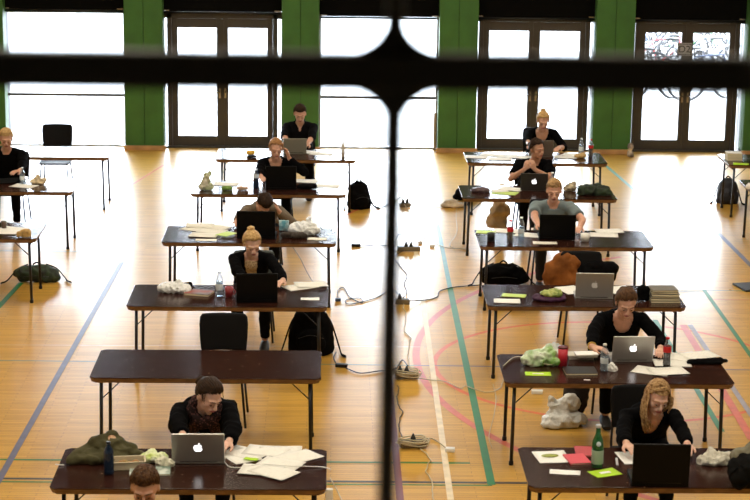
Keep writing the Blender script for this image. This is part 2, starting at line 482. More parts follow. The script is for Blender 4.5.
# sheet of paper taped on the right door, and its writing
sg = empty('paper_sign', aty(684.5, 49.5, WALL_Y-.02), 0)
tag(sg, 'small white sheet with a framed D taped between the panes of the right door', 'sign')
MB().box((0, 0, 0), (.22, .003, .20)).build('sheet', mat('grey_paper', (.35, .36, .40), .7), sg)  # sheet in one flat grey
fm = MB(); 
for s in (-1, 1): fm.box((s*.096, -.003, 0), (.008, .003, .17)); fm.box((0, -.003, s*.082), (.20, .003, .008))
fm.build('printed_frame', BLACKP, sg)
fc = bpy.data.curves.new('letters', 'FONT'); fc.body = 'D2'; fc.size = .15; fc.extrude = .001; fc.align_x = 'CENTER'; fc.align_y = 'CENTER'
fo_ = bpy.data.objects.new('t', fc); TMP.collection.objects.link(fo_); TMP.view_layers[0].update(); fme = bpy.data.meshes.new_from_object(fo_.evaluated_get(TMP.view_layers[0].depsgraph)); bpy.data.objects.remove(fo_)
fo = bpy.data.objects.new('letters', fme); COL.objects.link(fo); fo.parent = sg; fo.location = (0, -.004, 0); fo.rotation_euler = (pi/2, 0, 0); fme.materials.clear(); fme.materials.append(BLACKP)

# painted court lines: thin paint lying on the boards
def paint(name, col):
    return mat(name, col, .4, var=.12, vs=9)
LG = paint('green_line_paint', (.006, .16, .035)); LW = paint('white_line_paint', (.70, .58, .38)); LB = paint('blue_line_paint', (.10, .10, .17))
LT = paint('teal_line_paint', (.06, .22, .20)); LR = paint('orange_red_line_paint', (.62, .12, .03)); LK = paint('dark_line_paint', (.012, .02, .035))
LP = paint('pink_line_paint', (.55, .12, .07)); LGY = paint('faded_grey_line_paint', (.28, .26, .31))
lay = [0]
def line(p0, p1, w_, m, name='court_line'):
    lay[0] += 1; z = .0006+.00012*lay[0]
    a, b = at(*p0), at(*p1); a.z = b.z = z
    d = (b-a).normalized(); n = V((-d.y, d.x, 0))*w_/2
    MB().add([a-n, b-n, b+n, a+n], [(0, 1, 2, 3)]).build(name, m, floor)
def arc(c, r, a0, a1, w_, m):
    lay[0] += 1; z = .0006+.00012*lay[0]; vs = []; K = 72
    for i in range(K+1):
        a = rad(a0+(a1-a0)*i/K)
        for q in (r-w_/2, r+w_/2): vs.append((c[0]+q*cos(a), c[1]+q*sin(a), z))
    MB().add(vs, [(2*i, 2*i+1, 2*i+3, 2*i+2) for i in range(K)]).build('court_line', m, floor)
arc((2.62, 17.2), 1.66, 0, 360, .05, LR)
arc((5.95, 17.4), 5.15, 120, 240, .07, LP)
line((0, 360.5), (420, 365.5), .022, LT); line((418, 365.5), (750, 370), .026, LB)
line((0, 459.6), (470, 463.2), .036, LG)
line((0, 478.6), (527, 483.2), .040, LK); line((0, 481.8), (492, 485.6), .026, LG)
line((389, 380), (400.5, 503), .055, mat('dark_red_line_paint', (.16, .02, .025), .4)); line((0, 345), (420, 347), .012, LW); line((520, 288), (750, 291), .02, LT); line((640, 299), (750, 300), .016, LP)
line((-6, 489), (122, 262), .055, LB)
line((427, 330), (450.7, 500), .05, LW); line((416, 252), (427, 330), .05, LW)
line((450, 288), (491.5, 485), .062, LG); line((437.5, 225), (450, 288), .05, LT)  # far stretch of the green line, glare wash painted in as teal
line((-30, 338), (21, 283), .06, LG)
line((106, 201), (164, 165), .03, LP)
line((655, 320), (722, 432), .05, LG); line((683, 325), (752, 440), .07, LP); line((690, 325), (768, 440), .05, LGY)
line((704, 290), (762, 372), .045, LG); line((718, 233), (760, 275), .06, LB); line((606, 166), (634, 190), .05, LT)
line((0, 251), (130, 252), .02, LT)
line((480, 290), (700, 292), .018, LT)
line((340, 218), (400, 190), .03, LP)

# ------------------------------------------------------------------ lamps under the ceiling
LAMPM = mat('lamp_diffuser', (1, .93, .80), .5, emit=6)
def lamp_proto():
    r = empty('ceiling_light', (0, 0, ZC-.12))
    b = MB(); b.box((0, 0, .04), (1.5, .34, .08)); b.build('housing', WHITEP, r, bevel=.01)
    MB().box((0, 0, -.008), (1.4, .28, .012)).build('diffuser', LAMPM, r)
    l = bpy.data.lights.new('lamp_tubes', 'AREA'); l.shape = 'RECTANGLE'; l.size = 1.4; l.size_y = .3
    l.energy = LAMP_W; l.color = (1, .88, .68)
    lo = bpy.data.objects.new('lamp_tubes', l); COL.objects.link(lo); lo.parent = r; lo.location = (0, 0, -.03)
    return r
lp = lamp_proto(); first = True
tag(lp, 'long white ceiling lamp high above the hall floor', 'lamp', 'ceiling lamps')
for yy in (6, 10.5, 15, 19.5, 24):
    for xx in (-6, -2, 2, 6):
        o = lp if first else copy_tree(lp); first = False
        o.location = (xx+.5, yy, ZC-.12)

# ------------------------------------------------------------------ outside: bright paving and parked bicycles
pv = bpy.data.materials.new('darkened_paving'); pv.use_nodes = True
_N = pv.node_tree.nodes; _L = pv.node_tree.links
_tc = _N.new('ShaderNodeTexCoord'); _b = _N.new('ShaderNodeTexBrick'); _b.offset = 0
_b.inputs['Scale'].default_value = 1; _b.inputs['Brick Width'].default_value = .6; _b.inputs['Row Height'].default_value = .6; _b.inputs['Mortar Size'].default_value = .012
_b.inputs['Color1'].default_value = (.20, .205, .21, 1); _b.inputs['Color2'].default_value = (.17, .175, .18, 1); _b.inputs['Mortar'].default_value = (.10, .104, .11, 1)  # paving colour darkened to offset the very strong sky
_L.new(_tc.outputs['Object'], _b.inputs[0]); _L.new(_b.outputs['Color'], _N['Principled BSDF'].inputs['Base Color'])
_N['Principled BSDF'].inputs['Roughness'].default_value = .7
struct('ground', MB().box((1, WALL_Y+40.3, -.07), (120, 80, .1)), pv)

def bicycle(label, frame_m):
    r = empty('bicycle', (0, 0, 0)); tag(r, label, 'bicycle', None)
    R = .335
    for nm, x in (('front_wheel', .52), ('rear_wheel', -.52)):
        m = MB(); n = 36
        m.tube([(x+R*cos(2*pi*i/n), 0, R+R*sin(2*pi*i/n)) for i in range(n)], 0.026, 8, closed=True, cap=False)
        m.tube([(x, -.03, R), (x, .03, R)], .02, 8)
        for i in range(16):
            a = 2*pi*i/16
            m.tube([(x+.02*cos(a), .015*(-1)**i, R+.02*sin(a)), (x+(R-.01)*cos(a), 0, R+(R-.01)*sin(a))], .0015, 4)
        m.build(nm, mat('bicycle_rubber', (.02, .02, .022), .6), r)
    m = MB(); bb = (-.08, 0, .28); st = (-.20, 0, .78); hd = (.36, 0, .82); hd2 = (.39, 0, .66)
    for a, b, q in ((bb, st, .016), (st, hd, .015), (bb, hd2, .018), (hd, hd2, .019)): m.tube([a, b], q, 8)
    for s in (-1, 1):
        m.tube([bb, (-.52, s*.05, R)], .010, 6); m.tube([(-.19, 0, .74), (-.52, s*.05, R)], .008, 6); m.tube([hd2, (.42, s*.05, .60), (.52, s*.05, R)], .011, 6)
    m.build('frame', frame_m, r)
    m = MB(); m.tube([(.36, 0, .82), (.34, 0, .98)], .013, 8)
    m.tube(spline([(.24, -.27, 1.02), (.33, -.20, 1.02), (.36, 0, .98), (.33, .20, 1.02), (.24, .27, 1.02)]), .011, 8); m.build('handlebar', CHROME, r)
    m = MB(); m.tube([(-.20, 0, .78), (-.225, 0, .92)], .013, 8); m.loft([((-.36, 0, .94), .07, .02), ((-.28, 0, .95), .075, .03), ((-.18, 0, .945), .04, .025), ((-.09, 0, .94), .018, .018)], 12, side=(0, 1, 0)); m.build('saddle', BLACKP, r)
    m = MB(); m.tube([(-.08+.09*cos(2*pi*i/20), .03, .28+.09*sin(2*pi*i/20)) for i in range(20)], .007, 6, closed=True, cap=False)
    m.tube([(-.08, .03, .28), (.06, .05, .18), (.06, .13, .18)], .01, 6); m.tube([(-.08, -.03, .28), (-.22, -.05, .38), (-.22, -.13, .38)], .01, 6); m.build('pedals', STEEL, r)
    m = MB(); m.tube([(-.52, 0, R), (-.66, 0, .72), (-.22, 0, .72)], .009, 6); m.box((-.48, 0, .725), (.36, .12, .012)); m.build('luggage_rack', STEEL, r)
    return r
BI = [('dark bicycle nearest the glass, seen through the left leaf of the right door', (657, 99), 0, (.03, .03, .035)),
      ('bicycle nearest the glass, seen through the right leaf of the right door', (702, 97), 8, (.05, .10, .25)),
      ('red bicycle in the rack behind the left leaf of the right door', (660, 78), 3, (.6, .03, .03)),
      ('white bicycle standing behind the red bicycle', (648, 66), -6, (.7, .7, .7)),
      ('pale blue bicycle behind the right leaf of the right door', (708, 76), -10, (.25, .4, .6)),
      ('grey bicycle at the back of the rack on the left', (665, 55), 5, (.3, .3, .32)),
      ('green bicycle at the back of the rack in the middle', (690, 60), 12, (.10, .35, .12)),
      ('silver bicycle farthest back in the rack', (640, 46), -4, (.5, .5, .5)),
      ('black bicycle farthest back beside the silver one', (680, 44), 9, (.02, .02, .02))]
BI += [('blue-grey bicycle in the second rack row at the left', (650, 60), 10, (.15, .2, .3)), ('dark bicycle in the second rack row at the right', (716, 62), -4, (.03, .03, .04)),
       ('white bicycle leaning at the right end of the rack', (722, 84), 14, (.6, .6, .62)), ('grey bicycle between the two door leaves', (682, 88), -12, (.2, .2, .22)),
       ('dark green bicycle at the back, far right', (712, 46), 6, (.05, .12, .06))]
for lb, (px, py), rz, c in BI:
    b_ = bicycle(lb, mat('paint_'+lb.split()[0]+str(px), tuple(q*.4 for q in c), .35)); p = at(px, py, 0); b_.location = (p.x, p.y, -.02); b_.rotation_euler = (rad(rz*.6), 0, rad(rz))  # frame colours darkened to make up for the overbright daylight outside
    b_['group'] = 'bicycles parked outside'

# ------------------------------------------------------------------ exam tables and chairs
def table_proto():
    r = empty('exam_table', (0, 0, 0))
    c = .035; x, y = .9, .82
    poly = [(-x+c, 0), (x-c, 0), (x, c), (x, y-c), (x-c, y), (-x+c, y), (-x, y-c), (-x, c)]
    MB().prism(poly, .692, .70).build('table_top', TABLE, r, bevel=.002)
    MB().prism([(px*.999, py*.998+.001) for px, py in poly], .655, .6918, inset=.014).build('edge_band', EDGE, r)
    for sx in (-1, 1):
        for y_ in (.085, .70):
            m = MB(); m.tube([(sx*.815, y_, .655), (sx*.825, y_, .012)], .0145, 10); l_ = m.build('leg', STEEL, r)
            MB().lathe([(.017, 0), (.019, .004), (.019, .03), (.016, .034)], (sx*.825, y_, 0), 12).build('rubber_foot', BLACKP, l_)
        m = MB(); m.tube([(sx*.817, .085, .62), (sx*.817, .70, .62)], .011, 8); m.build('cross_bar', STEEL, r)
        for y_ in (.085, .70):
            m = MB(); m.tube([(sx*.818, y_, .50), (sx*.66, y_, .652)], .005, 6); m.build('folding_brace', STEEL, r)
    return r
T = .70
tproto = table_proto(); used = [False]
TGR = 'folding exam tables in rows'
def table(x, y, label):
    o = copy_tree(tproto) if used[0] else tproto
    used[0] = True
    o.location = (x, y, 0); tag(o, label, 'table', TGR)
    return o
ROWS = {'L1': (-.926, 11.87), 'L2': (-.982, 14.40), 'L3': (-.935, 16.65), 'L4': (-.855, 19.30), 'L5': (-.751, 21.92), 'L6': (-.604, 24.25),
        'R1': (2.20, 11.94), 'R2': (2.249, 14.33), 'R3': (2.30, 16.74), 'R4': (2.41, 19.22), 'R5': (2.40, 21.78), 'R6': (2.615, 24.15),
        'FLc': (-3.95, 19.41), 'FLb': (-3.92, 21.96), 'FLa': (-3.77, 24.3), 'FRa': (5.97, 24.14), 'FRb': (5.88, 22.3), 'L0': (-.95, 9.25)}
TL = {'L1': 'nearest dark brown table of the left row, olive jacket and laptop on it', 'L2': 'empty dark brown table with nothing on it, in the left row',
      'L3': 'dark brown table of the left row behind the empty one, red mug on it', 'L4': 'dark table of the left row with a fan of papers on its left end',
      'L5': 'dark table of the left row where the woman in a dark blazer sits', 'L6': 'farthest table of the left row, in front of the green pier',
      'R1': 'nearest dark brown table of the right row, green glass bottle on it', 'R2': 'dark brown table of the right row with the red can and silver laptop',
      'R3': 'dark table of the right row with a stack of books and nobody seated', 'R4': 'dark table of the right row where the man in a grey T-shirt sits',
      'R5': 'dark table of the right row with a green jacket lying on its right end', 'R6': 'farthest table of the right row, where the blonde woman with a bun sits',
      'FLc': 'dark table cut by the left edge, nearest of the three there', 'FLb': 'dark table cut by the left edge where the blond boy sits', 'FLa': 'table at the far left with an empty chair behind it',
      'FRa': 'table at the far right edge with a backpack under it', 'FRb': 'table at the right edge of which only a leg and corner show', 'L0': 'table below the bottom edge where the brown-haired head is'}
TB = {}
for k, (x, y) in ROWS.items(): TB[k] = table(x, y, TL[k])

def chair_proto(shell, dz=0):
    r = empty('stacking_chair', (0, 0, 0))
    m = MB(); rings = []
    def rrect(cx, y0, y1, w_, z, n=7):
        pts = []
        for (sx, sy, a0) in ((1, 1, 0), (-1, 1, 90), (-1, -1, 180), (1, -1, 270)):
            for i in range(n):
                a = rad(a0+90*i/(n-1)); q = .05
                pts.append(V((cx+sx*(w_/2-q)+q*cos(a), (y1 if sy > 0 else y0)-sy*q+q*sin(a), z)))
        return pts
    m.rings([rrect(0, -.20, .20, .38, .388), rrect(0, -.21, .21, .41, .398), rrect(0, -.21, .21, .41, .413), rrect(0, -.19, .19, .37, .407)])
    m.build('seat', shell, r)
    m = MB(); K = 12; vs = []
    rings = []
    for zz, wd, t in tuple((q_+dz, w_, t_) for q_, w_, t_ in ((.51, .36, -.004), (.53, .385, -.003), (.62, .40, .004), (.74, .41, .01), (.80, .40, .02), (.825, .36, .024))):
        front = [V((wd/2*(-1+2*i/K), .225+t-.035*(1-(-1+2*i/K)**2)*-1-.03, zz)) for i in range(K+1)]
        back = [p+V((0, .014, 0)) for p in reversed(front)]
        rings.append(front+back)
    m.rings(rings); m.build('backrest', shell, r)
    for s in (-1, 1):
        MB().tube([(s*.17, -.17, .39), (s*.20, -.21, .008)], .0105, 8).build('leg', STEEL, r)
        MB().tube([(s*.17, .17, .39), (s*.20, .24, .008)], .0105, 8).build('leg', STEEL, r)
        MB().tube(spline([(s*.16, .12, .385), (s*.185, .205, .40), (s*.185, .222, .50), (s*.17, .235, .68+dz)]), .010, 8).build('back_upright', STEEL, r)
    return r
cproto = chair_proto(CHAIRP, .05); cused = [False]
gproto = chair_proto(CHAIRG); gused = [False]
lproto = chair_proto(CHAIRP, -.13); lused = [False]
def chair(x, y, label, rz=0, grey=False, low=False):
    p, u = (gproto, gused) if grey else (lproto, lused) if low else (cproto, cused)
    o = copy_tree(p) if u[0] else p
    u[0] = True
    o.location = (x, y, 0); o.rotation_euler = (0, 0, rz); tag(o, label, 'chair', 'stacking chairs')
    return o
q = aty(224, 330, 15.75); chair(q.x, 15.5, 'empty dark chair drawn up behind the empty table of the left row')
q = aty(58, 142, 25.9); chair(q.x, 25.65, 'empty black chair behind the far left table')
q = aty(590, 300, 18.2); chair(q.x-.1, 18.0, 'dark chair behind the book table with a brown jacket over its back')

# ------------------------------------------------------------------ people
EYELID = mat('shaded_lid_skin', (.26, .15, .11), .5); IRIS = mat('dark_iris', (.03, .02, .012), .25)  # eyeball coloured as the shaded skin of a lowered lid
def ik(S, W, l1, l2, hint):
    d = W-S; L = d.length; u = d.normalized()
    L = min(L, (l1+l2)*.995)
    a = (l1*l1-l2*l2+L*L)/(2*L); h = math.sqrt(max(0, l1*l1-a*a))
    hv = V(hint); hv = (hv-u*hv.dot(u)).normalized()
    return S+u*a+hv*h, S+u*L
def hand(mb, W, d, n, side, sc_=1.0, curl=.35, spread=1.0):
    """palm, four bent fingers and a thumb; W wrist, d towards the fingers, n out of the back of the hand, side +1 if the thumb lies along +x of (d x n)"""
    d = d.normalized(); n = (n-d*n.dot(d)).normalized(); x = d.cross(n)*side
    P = lambda a, b, c: W+(x*a+d*b+n*c)*sc_
    mb.loft([(P(0, -.012, 0), .026*sc_, .018*sc_), (P(0, .02, 0), .031*sc_, .017*sc_), (P(0, .055, .002), .040*sc_, .015*sc_), (P(0, .088, .002), .041*sc_, .012*sc_)], 12, side=x)
    for i, (a, L) in enumerate(((.031, .070), (.010, .078), (-.011, .073), (-.031, .058))):
        sp = a*.32*spread
        k0 = P(a, .084, .002); c1 = curl*.6; c2 = curl*1.5; c3 = curl*2.1
        k1 = k0+(d*cos(c1)+x*sp*4-n*sin(c1)).normalized()*L*.45*sc_
        k2 = k1+(d*cos(c2)+x*sp*2-n*sin(c2)).normalized()*L*.32*sc_
        k3 = k2+(d*cos(c3)-n*sin(c3)).normalized()*L*.24*sc_
        mb.tube([k0-d*.03*sc_, k0, k1, k2, k3], [.0095*sc_, .0098*sc_, .0088*sc_, .008*sc_, .0065*sc_], 8)
    t0 = P(.022, .018, -.004); t1 = P(.048, .045, -.012); t2 = P(.058, .075, -.018); t3 = P(.056, .097, -.022)
    mb.tube([t0, t1, t2, t3], [.015*sc_, .0125*sc_, .0105*sc_, .008*sc_], 8)
    return P(0, .09, 0)

HAIRM = {}
def hairmat(name, c1, c2):
    if name not in HAIRM:
        HAIRM[name] = mat('hair_'+name, c1, .5, col2=c2, vs=55, bump=.25, bs=120, spec=.15)
    return HAIRM[name]
SKINS = {'fair': (.60, .33, .225), 'warm': (.50, .26, .16), 'pale': (.64, .38, .28)}
def person(label, head, pitch=30, yaw=0, roll=0, hands=((None), (None)), top=None, sleeve='long', neck='crew', hair='short', hcol='brown', skin='fair',
           trousers=None, twist=0, shoulder_y=0, elbows=((-1, .25, -.9), (1, .25, -.9)), knees=0, male=False, chair_label=None, s=.98, nd=None, legs=True, eyes_open=False, grey=False, low=False, g=.012, group='students at the tables', seated=True):
    Hd = aty(*head)
    hp, hy, hr = rad(pitch), rad(yaw), rad(roll)
    MH = (Matrix.Translation(Hd) @ Matrix.Rotation(hy, 4, 'Z') @ Matrix.Rotation(hp, 4, 'X') @ Matrix.Rotation(hr, 4, 'Y') @ Matrix.Scale(s, 4))
    H = lambda x, y, z: MH @ V((x, y, z))
    na = rad(nd if nd is not None else min(45, pitch*.8+8))
    fw = Matrix.Rotation(rad(twist), 3, 'Z') @ V((0, -1, 0))
    N = H(0, .03, -.07)-(V((0, 0, 1))*cos(na)+fw*sin(na))*.085*s
    pz = .538+max(0, s-.94)*.15
    Ls = .50*s; dz = N.z-pz
    dy = math.sqrt(max(.0004, Ls*Ls-dz*dz))
    P = V((N.x-fw.x*dy*.6, N.y+dy, pz))
    base = V((P.x, P.y, 0))
    sp = (N-P).normalized()
    sw = Matrix.Rotation(rad(twist), 3, 'Z') @ V((1, 0, 0))
    sw = (Matrix.Rotation(rad(shoulder_y), 3, fw) @ sw)
    sw = (sw-sp*sw.dot(sp)*.6).normalized()
    fr = sp.cross(sw)*-1       # towards the chest front
    if fr.y > 0: fr = -fr
    wb = 1.08 if male else 1.0
    pts = [P+sp*-.06, P+sp*.04*s, P+sp*.17*s-fr*.015, P+sp*.30*s-fr*.022, P+sp*.41*s-fr*.012, N-sp*.02]
    wd = [(.165, .115), (.172, .12), (.140*wb, .10), (.158*wb, .112), (.150*wb, .095), (.075, .06)]
    SH = [N-sp*.082*s+sw*x*.172*s*wb-fr*.004 for x in (-1, 1)]
    l1, l2 = .285*s, .25*s
    body = MB(); secs = [(p, a*s, b*s) for p, (a, b) in zip(pts, wd)]
    body.loft(secs, 20, side=sw)
    neck_top = H(0, .018, -.045)
    body.cap(N-sp*.05, neck_top, .056*s, .050*s)
    arms = []
    for i, hd_ in enumerate(hands):
        S = SH[i]; sg_ = (-1, 1)[i]
        body.cap(N-sp*.02, S, .046*s, .046*s)
        if hd_ is None: hd_ = dict(p=P+V((sg_*.15, -.30, .20)), d=(0, -1, -.2))
        Hn = V(hd_['p']); d = V(hd_.get('d', (-sg_*.25, -1, -.12))).normalized(); nn = V(hd_.get('n', (0, 0, 1)))
        W = Hn-d*.085*s
        E_, W2 = ik(S, W, l1, l2, hd_.get('e', elbows[i]))
        if (W2-W).length > .01:      # too far: lean the whole arm, keep the wrist where the arm ends
            W = W2
        arms.append((S, E_, W))
        body.cap(S, E_, .046*s*wb, .037*s*wb); body.tube([E_, E_.lerp(W, .3), W], [.037*s*wb, .038*s*wb, .026*s], 12)
        body.ell(E_, .037*s*wb, 12, 8); body.cap(W, W+d*.01, .026*s, .026*s)
        hand(body, W, d, nn, hd_.get('side', sg_*-1 if True else 1), s*(1.06 if male else .98), hd_.get('curl', .35))
    LG_ = []
    for i, sg_ in enumerate((-1, 1)):
        hip = P+V((sg_*.095, -.02, -.018)); k = P+V((sg_*(.13+knees), -.43*s, -.028)); an = V((k.x*1.0+sg_*.0, k.y+.04, .095)); 
        LG_.append((hip, k, an))
        body.cap(hip, k, .082*s, .056*s); body.tube([k, k.lerp(an, .35), an], [.056*s, .054*s, .034*s], 12)
        body.loft([(an+V((0, .05, -.055)), .03, .03), (an+V((0, .0, -.05)), .036, .04), (an+V((0, -.08, -.062)), .042, .028), (an+V((0, -.15, -.07)), .036, .018)], 12)
    # head
    body.ell((0, .012, .022), (.076, .094, .100), 24, 16, M=MH)
    body.ell((0, -.028, -.048), (.054, .058, .062), 20, 12, M=MH)
    for q in (-1, 1):
        body.ell((q*.034, -.046, -.020), (.030, .034, .030), 14, 8, M=MH)
        body.ell((q*.078, .012, -.006), (.009, .019, .031), 12, 8, M=MH)
        b = MB(); b.cap((q*.012, -.084, .026), (q*.045, -.070, .024), .011, .010); body.add(b.v, b.f, 0, True, MH)
        b = MB(); b.cap((q*.020, -.083, .0075), (q*.042, -.076, .0065), .0075, .0065); body.add(b.v, b.f, 0, True, MH)
        b = MB(); b.cap((q*.009, -.105, -.026), (q*.010, -.098, -.027), .0085, .007); body.add(b.v, b.f, 0, True, MH)
    b = MB(); b.cap((0, -.084, .014), (0, -.112, -.021), .0085, .0115); b.ell((0, -.068, -.094), (.023, .020, .018)); b.ell((0, -.078, -.052), (.030, .018, .022))
    body.add(b.v, b.f, 0, True, MH)
    me = fuse(body, .0052, 3, .5)
    for v in me.vertices: v.co -= base
    name = 'person'
    root = link(me, name, mat('skin_'+skin, SKINS[skin], .5, var=.06, vs=30, sss=.12), None, loc=base)
    tag(root, label, 'person', group)
    Rb = Matrix.Translation(-base)
    def child(mb_, nm, m_, **k):
        mb_.v = [v-base for v in mb_.v]
        return mb_.build(nm, m_, root, **k)
    # face details
    for q in (-1, 1):
        e = MB(); e.ell((q*.031, -.0765, -.0015), (.0115, .0095, .0070), 14, 10, M=MH)
        e.ell((q*.031, -.0845, -.004), (.0055, .004, .0050), 10, 8, m=1, M=MH)
        child(e, 'eye', [EYELID, IRIS])
        e = MB(); e.tube([H(q*.014, -.0955, .028), H(q*.030, -.0945, .034), H(q*.050, -.080, .030)], [.0032, .0036, .002], 6, flat=.8)
        child(e, 'eyebrow', hairmat(hcol, *HC[hcol]))
    e = MB(); e.tube([H(-.024, -.087, -.054), H(-.010, -.0955, -.0505), H(0, -.0965, -.052), H(.010, -.0955, -.0505), H(.024, -.087, -.054)], [.002, .0045, .0042, .0045, .002], 8)
    e.tube([H(-.022, -.087, -.0555), H(-.010, -.094, -.060), H(.010, -.094, -.060), H(.022, -.087, -.0555)], [.002, .005, .005, .002], 8)
    child(e, 'mouth', mat('lips', (.38, .11, .09), .4))
    # clothes
    cl = MB(); cl.loft([(p, a*s+g, b*s+g) for p, (a, b) in zip(pts[:-1]+[N-sp*.035], wd[:-1]+[(.085, .066)])], 24, side=sw)
    cl.ell(P-sp*.02, (.18*s+g, .14*s+g, .08))
    for i, (S, E_, W) in enumerate(arms):
        cl.cap(N-sp*.03, S, .044*s+g, .048*s+g*.6)
        if sleeve == 'long':
            cl.cap(S, E_, .047*s*wb+g*.7, .041*s*wb+g); cl.tube([E_, E_.lerp(W, .4), E_.lerp(W, .93)], [.041*s*wb+g, .040*s*wb+g*.8, .030*s+g*.7], 14); cl.ell(E_, .041*s*wb+g)
        elif sleeve == 'mid':
            cl.cap(S, E_, .047*s*wb+g*.7, .041*s*wb+g); cl.tube([E_, E_.lerp(W, .35)], [.041*s*wb+g, .039*s*wb+g*.7], 14); cl.ell(E_, .041*s*wb+g)
        else:
            cl.tube([S, S.lerp(E_, .35), S.lerp(E_, .72)], [.050*s*wb+g, .050*s*wb+g*1.2, .049*s*wb+g*1.5], 14); cl.ell(S, .050*s*wb+g)
    ce = fuse(cl, .0085, 4, .5)
    crumple(ce, .0085, 9, seed=hash_(label), ridged=True)
    bm = bmesh.new(); bm.from_mesh(ce)
    dele = []
    nk = N+fr*.05
    for f in bm.faces:
        c = f.calc_center_median()
        r_ = c-N; a = r_.dot(sp); x = r_.dot(sw); d_ = r_.dot(fr)
        if r_.length > .215: continue
        if a > -.045 and (r_-sp*a).length < .070*s: dele.append(f); continue
        if d_ > .0:
            if neck == 'v' and a > -.17 and abs(x) < .012+(a+.17)*.42: dele.append(f)
            elif neck == 'scoop' and a > -.135 and (x/.085)**2+((a+.0)/.135)**2 < 1: dele.append(f)
            elif neck == 'open' and a > -.30 and abs(x) < .035+(a+.30)*.10: dele.append(f)
            elif neck == 'collar' and a > -.09 and abs(x) < .008+(a+.09)*.45: dele.append(f)
    bmesh.ops.delete(bm, geom=dele, context='FACES')
    for v in bm.verts: v.co -= base
    bm.to_mesh(ce); bm.free()
    tm = mat(*top) if isinstance(top, tuple) else top
    link(ce, {'long': 'sweater', 'mid': 'blouse', 'short': 't_shirt'}[sleeve], tm, root, solid=.004)
    if neck == 'open':    # the lighter top under the open cardigan
        u = MB(); u.loft([(p, a*s+.006, b*s+.007) for p, (a, b) in zip(pts[1:-1], wd[1:-1])], 24, side=sw)
        u.ell(N-sp*.10+fr*.02, (.10, .08, .08))
        um = fuse(u, .01, 3); crumple(um, .004, 14, 3)
        for v in um.vertices: v.co -= base
        link(um, 'undershirt', mat_weave('gold_patterned_blouse', (.50, .36, .20), (.20, .12, .06), 60), root)
    if neck == 'collar':
        c_ = MB()
        for q in (-1, 1):
            o_ = N+sp*.0
            vs = [o_+sw*q*.012+fr*.078-sp*.065, o_+sw*q*.062+fr*.045+sp*.012, o_+sw*q*.05-fr*.05+sp*.03, o_+sw*q*.080-fr*.02-sp*.02, o_+sw*q*.060+fr*.082-sp*.055]
            c_.add(vs, [(0, 1, 3, 4), (1, 2, 3)], 0, False)
        child(c_, 'collar', tm, solid=.006)
    tr = MB()
    tr.ell(P-V((0, 0, .0)), (.185*s, .145*s, .105*s))
    for hip, k, an in LG_:
        tr.cap(hip, k, .088*s, .066*s); tr.tube([k, k.lerp(an, .4), an+V((0, 0, .02))], [.064*s, .060*s, .046*s], 12)
    te = fuse(tr, .011, 3); crumple(te, .007, 10, seed=3)
    for v in te.vertices: v.co -= base
    link(te, 'trousers', trousers or mat('black_trousers', (.005, .005, .006), .9, spec=.05), root)
    for hip, k, an in LG_:
        f_ = MB(); f_.loft([(an+V((0, .075, -.048)), .028, .034), (an+V((0, .045, -.045)), .040, .048), (an+V((0, -.03, -.048)), .046, .045), (an+V((0, -.11, -.060)), .050, .033), (an+V((0, -.175, -.068)), .036, .022)], 16)
        fm_ = fuse(f_, .009, 2)
        for v in fm_.vertices: v.co -= base; v.co.z = max(v.co.z, .001)
        link(fm_, 'shoe', mat('dark_shoe', (.012, .011, .011), .5), root)
    # hair
    hm = hairmat(hcol, *HC[hcol])
    rr = random.Random(len(label)*7+int(head[0]))
    C0 = V((0, .014, .026)); RD = V((.083, .101, .107))
    def hl(y, side_):     # height of the hairline, as a direction's z, by how far back it looks
        hf = .36 if hair in ('short', 'longside') else .50
        if y < -.5: return hf+(-.5-y)*.34
        if y < .1: return hf-(y+.5)*(hf+.23)/.6
        return max(-.62, -.23-(y-.1)*.8)
    hb = MB(); nI, nJ = 40, 26; vs = []; idx = {}
    for i in range(nI):
        for j in range(nJ+1):
            el = -pi/2+pi*j/nJ; az = 2*pi*i/nI
            dr = V((cos(el)*cos(az), cos(el)*sin(az), sin(el)))
            idx[i, j] = len(vs); vs.append(C0+V((dr.x*RD.x, dr.y*RD.y, dr.z*RD.z))*1.0)
    fs = []
    for i in range(nI):
        for j in range(nJ):
            el = -pi/2+pi*(j+.5)/nJ; az = 2*pi*(i+.5)/nI
            dr = V((cos(el)*cos(az), cos(el)*sin(az), sin(el)))
            if dr.z > hl(dr.y, 0)+.02: fs.append((idx[i, j], idx[(i+1) % nI, j], idx[(i+1) % nI, j+1], idx[i, j+1]))
    hb.add(vs, fs, 0, True, MH)
    def sph(dr, o=1.0): dr = dr.normalized(); return C0+V((dr.x*RD.x, dr.y*RD.y, dr.z*RD.z))*o
    def edge_dir(az, lift=0):
        y = sin(az)
        z = hl(y*.93, 0)+lift
        k_ = math.sqrt(max(0, 1-min(1, z*z)))
        return V((cos(az)*k_, y*k_, z))
    short = hair in ('short', 'shortcurl')
    nlk = 230 if short else 170
    bunp = {'bun': V((0, .45, .80)), 'tail': V((0, .93, .25)), 'low': V((0, .98, -.1)), 'updo': V((.1, .75, .55))}.get(hair)
